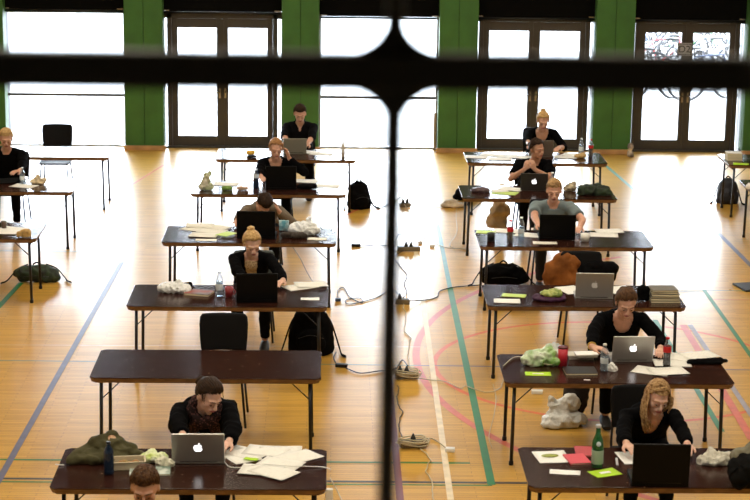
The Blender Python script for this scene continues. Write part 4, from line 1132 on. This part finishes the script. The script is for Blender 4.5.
soft('pouch', lambda b: (b.ell((0, 0, .03), (.12, .055, .035)), b.cap((-.09, 0, .03), (.09, .0, .035), .03, .03)), BLACKC, on(307, 189), 'long black pouch right of the blazer woman\'s laptop', 'pouch', .006, .006, 18, 9)
soft('fruit', lambda b: (b.ell((0, 0, .03), (.05, .04, .035)), b.ell((.035, 0, .035), (.035, .03, .03))), YELLOWB, on(250, 155), 'yellow and black wrapped snack at the left end of the farthest left table', 'food', .005, .004, 24, 10)
soft('snack_box', lambda b: (b.ell((0, 0, .016), (.065, .045, .02))), BLACKP, on(252, 157.5), 'low black tray in front of the yellow snack', 'tray', .005, .003, 24, 11)
soft('bread_bag', lambda b: (b.ell((0, 0, .025), (.10, .05, .035)), b.cap((-.03, .0, .04), (.0, .01, .10), .035, .02), b.ell((.06, 0, .04), (.05, .04, .04))), mat('cream_bread_bag', (.62, .50, .32), .5, var=.25, vs=20), on(38, 184), 'crumpled cream bread bag in front of the blond boy', 'bag', .006, .01, 26, 12)
soft('sandwich', lambda b: (b.box((0, 0, .03), (.14, .07, .05)), b.ell((.02, 0, .055), (.06, .035, .03))), mat('golden_bread', (.45, .28, .09), .7, var=.4, vs=25), on(24, 237), 'wrapped golden sandwich on the nearest cut-off table', 'food', .006, .006, 24, 13)
soft('plastic_bag', lambda b: (b.ell((-.05, 0, .05), (.11, .07, .07)), b.ell((.05, .02, .06), (.09, .07, .08)), b.cap((-.02, .03, .06), (.07, .03, .14), .05, .03), b.cap((.05, 0, .05), (.12, -.03, .04), .05, .03)), PLASG, on(541, 365), 'white and lime green plastic bag beside the red can', 'bag', .006, .015, 22, 14)
soft('tissue', lambda b: (b.ell((0, 0, .03), (.03, .03, .04)), b.ell((.015, -.01, .02), (.035, .025, .025))), BLANK, on(611, 371), 'white crumpled tissue beside the clear bottle and silver laptop', 'tissue', .004, .008, 40, 15)
soft('plastic_bag', lambda b: (b.ell((0, 0, .025), (.10, .06, .035)), b.cap((-.07, 0, .025), (.03, .05, .07), .03, .04)), mat('clear_wrap', (.55, .57, .55), .3), on(552, 357), 'pale see-through wrap behind the red can', 'bag', .006, .012, 26, 16)
# book table
soft('cloth_bag', lambda b: (b.ell((0, 0, .02), (.16, .10, .035)), b.cap((-.12, 0, .02), (.12, .03, .02), .035, .035)), PURPLE, on(549, 300), 'flat dark purple bag at the left of the grey-logo laptop', 'bag', .007, .009, 16, 17)
soft('salad', lambda b: (b.ell((0, 0, .03), (.10, .06, .035)), b.ell((.04, .01, .045), (.05, .04, .03)), b.cap((-.08, .01, .03), (.02, .03, .04), .03, .03)), mat('yellow_green_wrapper', (.50, .52, .16), .45, col2=(.13, .22, .03), vs=16), on(552, 297, .035), 'yellow-green food wrapper lying on the purple bag', 'food', .006, .012, 26, 18)
soft('pouch', lambda b: (b.box((0, 0, .06), (.10, .07, .11)), b.ell((0, 0, .10), (.06, .045, .04))), BLACKC, on(643, 300), 'black upright pouch left of the stack of books', 'pouch', .006, .006, 20, 19)
BK = [((.72, .62, .40), .018), ((.60, .52, .36), .022), ((.74, .68, .52), .016), ((.52, .45, .30), .024), ((.76, .70, .50), .018), ((.62, .55, .42), .016)]
def book(label, loc, rz, w_, d, h, cover, group=None):
    r = empty('book', loc, rad(rz)); tag(r, label, 'book', group)
    c = MB(); c.box((0, 0, .0015), (w_, d, .003)); c.box((0, 0, h-.0015), (w_, d, .003)); c.box((0, d/2-.0015, h/2), (w_, .003, h)); c.build('cover', cover, r)
    MB().box((0, -.003, h/2), (w_-.008, d-.008, h-.006)).build('page_block', mat('yellowed_pages', (.70, .62, .42), .8, bump=.3, bs=300, stretch=(1, 1, 20)), r)
    return r
bz = 0; c0 = on(666, 303)
for i, (c, h) in enumerate(BK):
    book('cream book, '+['lowest', 'second from the bottom', 'third from the bottom', 'fourth from the bottom', 'second from the top', 'topmost'][i]+' of the stack on the book table', c0+V((rnd.uniform(-.008, .008)-(.01 if i > 3 else 0), .10+rnd.uniform(-.008, .008), bz)), rnd.uniform(-3, 3), .27-.006*i, .20, h, mat('gap_shade_cover_%d' % i, tuple(x*.22 for x in c), .6), 'stacked books')  # covers darkened to paint in the shade of the gaps between books
    bz += h+.0006
bk = book('pink-red notebook lying flat behind the green bottle', on(577, 460), 10, .145, .20, .012, PINKP)
book('second red notebook partly under the pink one', on(585, 452), -3, .14, .20, .010, mat('darker_red_cover', (.42, .03, .04), .5))
book('red and grey magazine pile left of the water bottle', on(199, 294), -14, .24, .18, .022, mat('red_grey_magazine', (.30, .06, .04), .5, col2=(.15, .14, .13), vs=8))
book('black folder lying in front of the white food boxes', on(580, 372), 2, .255, .20, .018, mat('black_folder', (.012, .012, .013), .35))
paper('small paper tag at the front edge of the black folder\'s table', 587, 380, 85, .02, .05, BLANK, name='paper_tag', cat='tag')
# papers and boxes by the red can
def tray(label, px, py, w_, d, h, m, rz=0, fill=None, lid=None, z=0, cat='box', name='food_box'):
    r = empty(name, on(px, py, z), rad(rz)); tag(r, label, cat)
    t = .004; b = MB()
    b.box((0, 0, t/2), (w_, d, t))
    for s in (-1, 1): b.box((s*(w_/2-t/2), 0, h/2), (t, d, h)); b.box((0, s*(d/2-t/2), h/2), (w_, t, h)); b.box((s*(w_/2+.003), 0, h), (.010, d+.016, .004)); b.box((0, s*(d/2+.003), h), (w_+.016, .010, .004))
    b.build('box_wall', m, r, bevel=.0015)
    if fill:
        def pr(q):
            for i in range(14): q.ell((rnd.uniform(-.36, .36)*w_, rnd.uniform(-.34, .34)*d, h*.45), (w_*.13, d*.15, h*.38), 10, 6)
        soft('food', pr, fill, (0, 0, 0), None, None, .006, .005, 40, 3, parent=r, flat=False)
    if lid: MB().box((0, 0, h+.004), (w_+.012, d+.012, .006)).build('lid', lid, r, bevel=.002)
    return r
tray('beige food box of salad beside the dark blue bottle', 129, 467, .21, .13, .055, BEIGE, 8, mat('orange_brown_salad', (.30, .10, .03), .6, col2=(.25, .22, .05), vs=40))
tray('clear-lidded white food box behind the black folder', 581, 358, .20, .12, .03, mat('dull_white_box', (.50, .47, .40), .4), -4, None, mat('cream_lid', (.58, .55, .46), .35))
tray('flat white box stacked on the food box behind the folder', 586, 356, .17, .10, .02, mat('dull_white_box'), 6, None, BLANK, z=.042)
# nearest left table: green booklet, lettuce, phone
bk = book('dark green and white booklet with a picture behind the near head', on(150, 472), 4, .27, .16, .012, mat('dark_green_booklet', (.015, .10, .05), .45, col2=(.55, .60, .55), vs=16))
soft('lettuce', lambda b: (b.ell((0, 0, .03), (.07, .05, .035)), b.ell((.06, .0, .03), (.05, .04, .04)), b.cap((-.05, 0, .03), (0, .04, .05), .03, .03)), mat('lime_and_white_wrapper', (.50, .62, .10), .45, col2=(.72, .74, .62), vs=12), on(152, 462), 'lime and white crumpled wrapper behind the green booklet', 'wrapper', .005, .010, 34, 21)
soft('tissue', lambda b: (b.ell((0, 0, .025), (.05, .035, .035)), b.ell((.04, -.01, .02), (.04, .03, .03))), mat('cream_tissue', (.66, .64, .50), .7), on(163, 466), 'cream crumpled tissue left of the silver laptop', 'tissue', .004, .010, 36, 22)
ph = MB().box((0, 0, .004), (.13, .075, .008)).build('phone', mat('dark_teal_phone', (.012, .03, .035), .2), None, bevel=.003, loc=on(146, 469, .0135), rz=rad(5)); tag(ph, 'dark phone lying on the green booklet', 'phone')
pn = MB().tube([(0, 0, .006), (.02, .055, .011)], .0045, 8).build('pen', WHITEP, None, loc=on(64, 466)); tag(pn, 'short white pen stub on the empty left end of the nearest left table', 'pen'); pn.rotation_euler = (0, 0, 1.9)
# olive jacket with round patch
def jk(b):
    b.ell((0, 0, .05), (.24, .14, .07)); b.ell((.02, .04, .12), (.15, .10, .09)); b.cap((.02, .05, .13), (.06, .06, .19), .07, .045)
    b.cap((.10, .0, .08), (.27, -.02, .04), .07, .045); b.cap((-.12, .02, .06), (-.25, -.10, .035), .065, .05); b.cap((-.25, -.10, .035), (-.05, -.13, .03), .05, .04); b.cap((.0, .05, .15), (.22, .02, .09), .04, .04)
JS = .86
jo = soft('jacket', jk, OLIVE, on(104, 459), 'olive green jacket with a round patch, heaped on the nearest left table', 'jacket', .008, .022, 9, 31)
pb = MB(); pb.lathe([(.0001, .002), (.030, .002), (.032, 0), (.030, -.003), (.0001, -.003)], n=24); pt = pb.build('round_patch', mat('cream_and_rust_patch', (.62, .45, .28), .7, col2=(.35, .12, .05), vs=35), jo); pt.location = (.065, .005, .185); pt.rotation_euler = (rad(38), rad(12), 0); jo.scale = (JS, JS, JS*.92)
# other clothes
def gj(b):
    b.cap((-.14, 0, .05), (.13, .01, .045), .06, .06); b.cap((-.1, .04, .06), (.05, .05, .08), .05, .05); b.cap((.04, -.04, .04), (.17, -.03, .035), .045, .035); b.ell((-.05, -.03, .06), (.09, .06, .06))
soft('jacket', gj, CAMO, on(594, 195), 'dark green jacket heaped on the right end of the table with the turned laptop', 'jacket', .008, .02, 12, 32)
soft('food_bag', lambda b: (b.ell((0, 0, .03), (.06, .05, .045)), b.cap((-.05, 0, .03), (.03, .03, .08), .04, .035)), mat('brown_and_cream_bag', (.55, .46, .30), .5, col2=(.12, .09, .06), vs=18), on(571, 191), 'brown and cream food bag left of the green jacket', 'bag', .006, .012, 24, 33)
soft('cloth_bowl', lambda b: (b.ell((0, 0, .02), (.11, .07, .035)),), mat('purple_brown_wrap', (.07, .04, .045), .5, var=.3), on(481, 192), 'dark purple-brown wrap at the left end of the table with the turned laptop', 'wrap', .006, .008, 20, 34)
soft('food_bag', lambda b: (b.ell((0, 0, .025), (.08, .05, .035)), b.ell((.03, 0, .04), (.05, .035, .03))), mat('golden_brown_bag', (.50, .32, .12), .5, var=.3, vs=20), on(580, 158), 'golden-brown food bag in front of the bottles on the farthest right table', 'bag', .006, .008, 26, 35)
def kb(b):
    b.cap((0, 0, .30), (.04, 0, .62), .09, .06); b.cap((-.05, .02, .22), (.05, .0, .35), .09, .10); b.cap((.05, 0, .1), (.02, 0, .3), .07, .09)
q = aty(507, 205, 22.75)
soft('jacket', kb, KHAKI, (q.x-.11, 22.80, .0), 'khaki jacket hanging under the table beside the woman with the clasped hands', 'jacket', .012, .03, 8, 36, flat=True)
def rb(b):
    b.cap((-.13, 0, .12), (.10, 0, .16), .06, .065); b.cap((-.14, -.03, -.02), (-.14, -.02, .12), .055, .06); b.cap((.08, -.04, .0), (.09, 0, .14), .055, .065); b.box((0, -.04, .02), (.25, .05, .22)); b.ell((.0, .0, .20), (.09, .055, .06))
CH2 = [o for o in COL.objects if o.get('label', '').startswith('dark chair behind the book')][0]
jl = CH2.location
soft('jacket', rb, BROWNJ, (jl.x-.17, jl.y+.245, .60), 'rust brown jacket draped over the empty chair behind the book table', 'jacket', .009, .022, 8, 37, flat=False)
def bj(b):
    b.cap((-.08, 0, .10), (.12, 0, .12), .08, .08); b.cap((.13, .0, .02), (.16, 0, .12), .06, .07); b.box((.05, -.04, .0), (.20, .06, .22)); b.ell((.0, 0, .15), (.12, .08, .06))
soft('jacket', bj, BLACKC, (jl.x+.15, jl.y+.25, .58), 'black jacket draped beside the rust brown one on the same chair', 'jacket', .009, .018, 9, 38, flat=False)
def hj(b):
    b.cap((0, 0, .10), (.0, .0, .50), .075, .085); b.cap((-.06, 0, .08), (-.03, 0, .42), .05, .07); b.cap((.04, .02, .14), (.05, 0, .5), .06, .07)
q = aty(592, 412, 15.55)
soft('jacket', hj, mat('dark_brown_black_coat', (.018, .012, .010), .85, bump=.3), (q.x-.13, 15.62, 0), 'dark coat hanging down beside the white plastic bag under the red can table', 'coat', .012, .02, 9, 39)
# black case and papers at the right end
def bc(b): b.cap((-.13, 0, .012), (.12, .03, .014), .028, .035); b.box((0, .01, .012), (.26, .06, .02)); b.cap((.1, .02, .015), (.17, .05, .015), .02, .018)
soft('pouch', bc, BLACKC, on(706, 364), 'flat black case beside the papers at the right end of the red can table', 'case', .006, .006, 18, 40)
# nearest right: plate of food, dark bag, phone, pen
def pw(b): b.ell((0, 0, .03), (.12, .07, .035)); b.cap((-.09, 0, .02), (-.02, .04, .06), .035, .04); b.ell((.07, .02, .03), (.07, .06, .05))
fb = soft('plastic_bag', pw, mat('clear_cream_wrap', (.60, .57, .48), .3, col2=(.38, .36, .28), vs=14), on(715, 464), 'cream see-through bag of food beside the black rucksack', 'bag', .006, .014, 26, 41)
pk = MB().box((0, 0, .02), (.075, .05, .04)).build('food_packet', mat('white_and_red_packet', (.70, .62, .58), .45, col2=(.55, .03, .05), vs=22), None, bevel=.006, loc=on(728, 461, .001), rz=.2); tag(pk, 'small white and red packet on the cream food bag', 'packet')
def db(b):
    b.ell((0, 0, .12), (.17, .12, .13)); b.cap((-.05, 0, .12), (.08, .04, .2), .09, .07); b.ell((-.10, -.06, .08), (.07, .06, .08))
do = soft('rucksack', db, mat('black_and_grey_rucksack', (.005, .005, .005), .85, bump=.2, spec=.1), on(752, 486), 'black rucksack cut by the right edge on the nearest right table', 'rucksack', .008, .014, 12, 42)
m = MB(); m.tube(spline([(-.12, -.09, .16), (-.17, -.07, .08), (-.10, -.12, .03), (-.02, -.12, .12), (-.10, -.08, .17)]), .009, 8, flat=.5); m.build('strap', BLACKC, do)
hd = soft('hood', lambda b: (b.cap((-.09, .03, .19), (.08, .03, .25), .06, .07),), mat('olive_grey_cloth', (.16, .15, .10), .85, var=.2), (0, 0, 0), None, None, .008, .014, 14, 43, parent=do, flat=False)
pn = MB().box((0, 0, .003), (.016, .15, .006)).build('pen', mat('grey_white_pen', (.5, .5, .52), .3), None, bevel=.002, loc=on(617, 462), rz=rad(-6)); tag(pn, 'pale pen lying left of the big black laptop', 'pen')
paper('white sheet half under the left hand side of the big black laptop', 628, 458, 8, .12, .26, BLANK)
# far right
bz = 0
for i, (h, c, lb) in enumerate(((.035, (.55, .52, .40), 'lowest'), (.03, (.45, .40, .30), 'middle'), (.03, (.66, .62, .52), 'topmost'))):
    book(lb+' book of the pile on the far right table', on(735, 161)+V((.0, .1, bz)), 3-3*i, .20, .17, h, mat('pale_cover_%d' % i, c, .6), 'books on the far right table'); bz += h+.0006
soft('cloth_bag', lambda b: (b.ell((.03, 0, .03), (.14, .07, .05)), b.cap((-.08, 0, .03), (.1, 0, .05), .04, .05)), CAMO, on(757, 163), 'dark green bag beside the books on the far right table', 'bag', .008, .01, 14, 44)
paper('lime green sheet on the far right table', 741, 164, 80, .15, .2, LIME)
soft('tissue', lambda b: (b.ell((0, 0, .03), (.05, .04, .04)),), BLANK, on(750, 189), 'white crumpled paper on the table corner at the right edge', 'tissue', .005, .010, 34, 45)
fo = MB(); fo.box((0, 0, .012), (.24, .34, .024)); fo = fo.build('dark_case', mat('dark_case_shell', (.012, .013, .014), .4), None, bevel=.006, loc=at(749, 288, 0), rz=.25); tag(fo, 'flat dark case lying on the floor at the right edge', 'case')

# ------------------------------------------------------------------ bags on the floor
def backpack(label, px, py, w_, d, h, m, seed, rz=0, strap=True, lie=False):
    p = at(px, py, 0)
    def f(b):
        if lie:
            b.ell((0, 0, h*.45), (w_/2, d/2, h*.5)); b.ell((w_*.2, -.03, h*.3), (w_*.34, d*.4, h*.35)); b.cap((-w_*.3, 0, h*.3), (w_*.3, .03, h*.35), h*.35, h*.3)
        else:
            b.loft([((0, 0, .0), w_*.46, d*.44), ((0, 0, h*.1), w_*.5, d*.5), ((0, .01, h*.5), w_*.47, d*.46), ((0, .02, h*.82), w_*.36, d*.36), ((0, .03, h*.97), w_*.18, d*.2)], 20, side=(1, 0, 0))
            b.ell((0, -d*.40, h*.30), (w_*.32, d*.28, h*.27))
    o = soft('backpack', f, m, p, label, 'backpack', .010, .012 if not lie else .02, 9, seed, rz=rad(rz))
    s = MB(); s.tube(spline([(-.04, .02, h*.96), (0, .03, h*1.06), (.04, .02, h*.96)]), .009, 8); s.build('top_handle', BLACKC, o)
    for q in (-1, 1):
        s = MB(); s.tube(spline([(q*w_*.20, d*.3, h*.9), (q*w_*.42, d*.45, h*.6), (q*w_*.60, d*.2, h*.12), (q*w_*.66, -d*.3, .016), (q*w_*.75, -d*.55, .014)]), .015, 8, flat=.45); s.build('shoulder_strap', BLACKC, o)
    s = MB(); s.tube(spline([(-w_*.27, -d*.62, h*.42), (0, -d*.70, h*.50), (w_*.27, -d*.62, h*.42)]), .004, 6); s.build('pocket_zip', STEEL, o)
    return o
backpack('big black backpack standing on the floor right of the empty table', 311, 353, .44, .30, .46, BLACKC, 51)
backpack('black backpack on the floor beside the farthest left table', 359, 208, .32, .26, .36, BLACKC, 52, 15)
backpack('dark blue-black backpack under the far right table', 727, 203, .30, .24, .34, mat('blue_black_nylon', (.010, .012, .022), .6, bump=.2), 53, -10)
backpack('green and black backpack lying on the floor at the left', 37, 281, .50, .24, .19, CAMO, 54, 5, lie=True)
soft('handbag', lambda b: (b.ell((0, 0, .08), (.13, .10, .10)), b.cap((.08, .05, .06), (.20, .10, .08), .07, .06), b.cap((-.1, 0, .04), (.0, 0, .10), .05, .08)), BLACKC, at(464, 200, 0), 'black bag slumped on the floor left of the table with the turned laptop', 'bag', .009, .016, 10, 55)
soft('hat', lambda b: (b.ell((0, 0, .03), (.17, .10, .04)), b.ell((-.03, 0, .06), (.09, .07, .05))), mat('cream_and_tan_cloth', (.50, .40, .28), .85, var=.3), at(452, 204, 0)+V((0, -.22, 0)), 'cream and tan cloth on the floor in front of the slumped black bag', 'cloth', .008, .012, 12, 56)
backpack('black bag on the floor under the left end of the grey T-shirt man\'s table', 503, 284, .52, .26, .24, BLACKC, 57, 0, lie=True)
wb = soft('plastic_bag', lambda b: (b.ell((0, 0, .05), (.19, .12, .07)), b.cap((-.04, .05, .08), (.06, .06, .19), .10, .07), b.ell((-.09, -.05, .03), (.13, .08, .04)), b.cap((-.06, .05, .12), (-.12, .06, .20), .05, .035)), PLAST, at(565, 425, 0), 'white and teal plastic bag on the floor under the red can table', 'bag', .007, .016, 16, 58)
soft('plush_figure', lambda b: (b.ell((0, 0, .05), (.05, .045, .06)), b.ell((0, 0, .16), (.045, .045, .06)), b.ell((.03, 0, .02), (.03, .03, .03))), mat('cream_and_black_cloth', (.60, .52, .45), .8, col2=(.03, .02, .03), vs=12), at(630, 157, 0), 'small pale and black bag standing against the green pier', 'bag', .006, .005, 20, 59)

# ------------------------------------------------------------------ power strips and cables on the floor
def sockets(label, px, py, n=3, rz=0, plugs=(0, 1), coil=False):
    r = empty('power_strip', at(px, py, 0), rad(rz)); tag(r, label, 'power strip', 'power strips along the middle aisle')
    L_ = .06*n+.03
    MB().box((0, 0, .028), (L_, .075, .05)).build('strip_body', mat('khaki_grey_plastic', (.16, .13, .08), .45), r, bevel=.008)
    MB().box((0, 0, .0545), (L_-.02, .055, .003)).build('socket_face', mat('dark_socket_face', (.05, .045, .04), .5), r, bevel=.001)
    for i in plugs:
        x = -L_/2+.045+.06*i
        b = MB(); b.lathe([(.001, .056), (.022, .056), (.022, .078), (.013, .095), (.006, .115), (.001, .115)], (x, 0, 0), 14); b.build('plug', CABB, r)
    if coil:
        b = MB(); pts = []
        for k_ in range(84):
            a = k_*2*pi/14; R_ = .112+.026*sin(k_*.47+k_//14*2.1); pts.append((R_*cos(a)+.012*sin(k_//14*3), R_*.66*sin(a), .008+.010*(k_/14)+.009*(1+sin(k_*.9))))
        b.tube(pts, .0055, 6); b.build('cable_coil', CABW, r)
    return r
sockets('power strip farthest up the aisle, beside the black backpack', 405, 207, 2, 20, (0, 1))
sockets('khaki power strip with two black plugs, second from the windows', 408.5, 251, 4, 5, (1, 2))
sockets('power strip with one black plug beside the green line', 402.5, 304, 2, 0, (0,))
sockets('power strip wrapped in cable beside the white line, middle of the aisle', 406.5, 378, 3, 0, (0, 1), True)
sockets('nearest power strip in a nest of cream cable', 413, 447, 3, 10, (1,), True)
def adapter(label, px, py, m, w_=.11, d=.05, rz=0):
    o = MB().box((0, 0, .016), (w_, d, .032)).build('power_adapter', m, None, bevel=.006, loc=at(px, py, 0), rz=rad(rz)); tag(o, label, 'adapter'); return o
adapter('white power adapter near the nearest cable nest', 450, 451.5, WHITEP, .075, .06, -8)
adapter('white power adapter on the floor below the red can table', 537, 393.5, WHITEP, .10, .06, -5)
adapter('black power adapter beside the big black backpack', 341.5, 367, BLACKP, .11, .05, -12)
adapter('black power adapter left of the khaki power strip', 356, 246.5, BLACKP, .11, .05, 3)
adapter('dark blue adapter beside the cable loop at the right of the red mug table', 338, 301, mat('blue_adapter', (.02, .05, .10), .4), .06, .05, 0)
adapter('small white adapter right of the khaki power strip', 432, 247, WHITEP, .06, .05, 0)
adapter('small white adapter farthest right in the aisle', 420, 243.5, WHITEP, .05, .04, 10)
wa = MB().box((0, 0, 0), (.05, .035, .09)).build('power_adapter', WHITEP, None, bevel=.006, loc=(TB['L1'].location.x+.918, 11.93, .64)); tag(wa, 'white adapter clipped to the right corner of the nearest left table', 'adapter')
cn = [0]
def cable(pts, m=CABB, r=.0055, label=None, z=None, wob=.0):
    cn[0] += 1
    P = []
    for p in pts:
        q = at(p[0], p[1], p[2] if len(p) > 2 else .007+.0005*(cn[0] % 7)); P.append(q)
    P = spline(P, 7)
    if wob: P = [p+V((wob*nz(p*9, cn[0]), wob*nz(p*9, cn[0]+9), 0)) for p in P]
    c0 = P[0].copy(); c0.z = 0
    o = MB().tube([p-c0 for p in P], r, 6).build('power_cable', m, None, loc=c0); tag(o, label, 'cable'); return o
cable([(404, 204, .05), (409, 212), (411, 225), (406, 232), (409, 244, .1)], CABW, label='thin pale cable between the two power strips nearest the windows')
cable([(378, 209), (392, 203), (401, 197), (405, 204, .06)], label='thin dark cable from the black backpack to the farthest power strip')
cable([(407, 198, .06), (420, 200), (436, 207), (462, 202)], CABW, .004, 'faint pale cable running right from the farthest power strip')
cable([(361, 246), (378, 245), (392, 245), (399, 234), (405, 240, .11)], label='dark cable from the black adapter to the khaki power strip')
cable([(412, 244, .1), (418, 236), (432, 242), (448, 248), (468, 248)], CABW, .004, 'pale cable running right from the khaki power strip')
cable([(458, 195, .02), (456, 215), (457, 232), (450, 246), (470, 250)], CABW, .004, 'pale cable hanging beside the left end of the far right-row table')
cable([(404, 250, .03), (394, 257), (400, 266), (407, 275), (404, 284), (407, 292), (403, 298, .07)], label='wavy black cable between the khaki strip and the one beside the green line')
cable([(338, 298), (338, 290), (344, 288), (350, 297), (362, 303), (360, 298), (346, 300), (350, 304), (375, 298), (392, 290), (401, 297, .09)], CABB, .005, 'looped cable between the red mug table and the aisle power strip')
cable([(408, 301, .04), (425, 300), (437, 297), (440, 291), (455, 287), (480, 285)], label='black cable from the aisle power strip to the bag under the grey T-shirt man\'s table')
cable([(403, 304, .03), (406, 318), (404, 330), (410, 338), (408, 352), (410, 368, .08)], CABW, .005, 'pale cable down the aisle between the third and fourth power strips', wob=.02)
cable([(346, 368), (360, 373), (378, 371), (395, 369), (402, 360), (408, 366, .08)], label='black cable from the black adapter across to the wrapped power strip')
cable([(336, 352), (334, 358), (337, 365)], label='short black cable by the big black backpack')
cable([(416, 378, .04), (430, 380), (447, 382), (459, 388), (466, 386), (485, 392), (500, 388), (504, 378)], CABW, .0042, 'pale cable from the wrapped power strip to the red can table', wob=.02)
cable([(398, 386), (397, 400), (402, 412), (399, 424), (403, 438, .03)], CABB, .0045, 'dark cable between the wrapped strip and the nearest cable nest', wob=.02)
cable([(420, 441, .03), (430, 438), (440, 443), (447, 449, .02)], CABW, .0042, 'pale cable from the cable nest to the white adapter')
cable([(420, 449, .02), (430, 458), (426, 470), (432, 482), (433, 503)], CABW, .005, 'pale cable running from the cable nest towards the viewer', wob=.02)
cable([(493, 384), (496, 398), (494, 415), (489, 436), (492, 448)], CABW, .0035, 'thin pale cable on the floor left of the red can table')
cable([(334, 484), (330, 478), (337, 490), (344, 505)], CABW, .004, 'pale cable on the floor at the nearest left table\'s corner')
cable([(503, 366, T+.006), (515, 357, T+.006), (530, 359, T+.008), (545, 364, T+.03), (556, 365, T+.008)], CABW, .0042, 'white cable lying across the left end of the red can table')
cable([(224, 461, T+.006), (230, 467, T+.006), (245, 467, T+.006), (262, 464, T+.02), (290, 466, T+.02), (322, 467, T+.006), (331, 470, T-.01)], WHITEP, .0035, 'white charger cable over the spread papers on the nearest left table')
cable([(292, 246), (300, 258), (307, 272), (313, 282)], CABB, .0035, 'thin black cable under the table with the plastic bag', z=.01)
cable([(515, 266), (508, 280), (505, 290)], mat('red_cable', (.35, .03, .02), .5), .004, 'short red cable under the grey T-shirt man\'s table')

# ------------------------------------------------------------------ dark railing close in front of the viewer
RY = 2.0
pc = aty(394.5, 71.5, RY); pL = aty(0, 67.5, RY); pR = aty(750, 74.5, RY)
rl = empty('gallery_railing', (pc.x, RY, 3.425)); tag(rl, 'dark out-of-focus railing crossing close in front of the viewer', 'railing')
RM = mat('black_brown_rail_paint', (.012, .010, .006), .6)
slope = (pR.z-pL.z)/(pR.x-pL.x)
def lz(x): return pc.z-3.425+slope*x
b = MB(); b.box((0, 0, 0), (6.4, .036, .039)); o = b.build('rail_bar', RM, rl, bevel=.004); o.location = (0, 0, lz(0)); o.rotation_euler = (0, -math.atan(slope), 0)
pt_, pb_ = aty(395.5, 10, RY), aty(388, 400, RY)
sl = (pt_.x-pb_.x)/(pt_.z-pb_.z)
for dx in (-2.4, -1.2, 0, 1.2, 2.4):
    z0, z1 = 0, 2.35
    b = MB(); zc = lz(dx); b.tube([(dx+sl*(z0-zc), 0, z0), (dx, 0, zc), (dx+sl*(z1-zc), 0, z1)], .0100, 12); b.build('upright', RM, rl)
    g = MB(); px_ = 2/FPX*1.03; pol = []
    A_, B_ = 47*px_, 58*px_; hh, hw = .018, .007
    def quad(sx, sz):
        out = []
        for i in range(13):
            t = i/12; u = (1-t)**1.85; v = t**1.85
            out.append((sx*(hw+A_*u), sz*(hh+(B_-hh)*v)))
        return out
    pol = quad(1, 1)+quad(-1, 1)[::-1]+quad(-1, -1)+quad(1, -1)[::-1]
    M_ = Matrix.Translation((dx, 0, zc)) @ Matrix.Rotation(-math.atan(slope), 4, 'Y') @ Matrix.Rotation(pi/2, 4, 'X')
    g.prism(pol, -.006, .006, M=M_); g.build('joint_plate', RM, rl)
b = MB(); b.box((0, 0, 2.35), (6.4, .05, .04)); b.box((0, 0, .03), (6.4, .03, .03)); b.build('frame_bar', RM, rl)
bpy.data.scenes.remove(TMP)
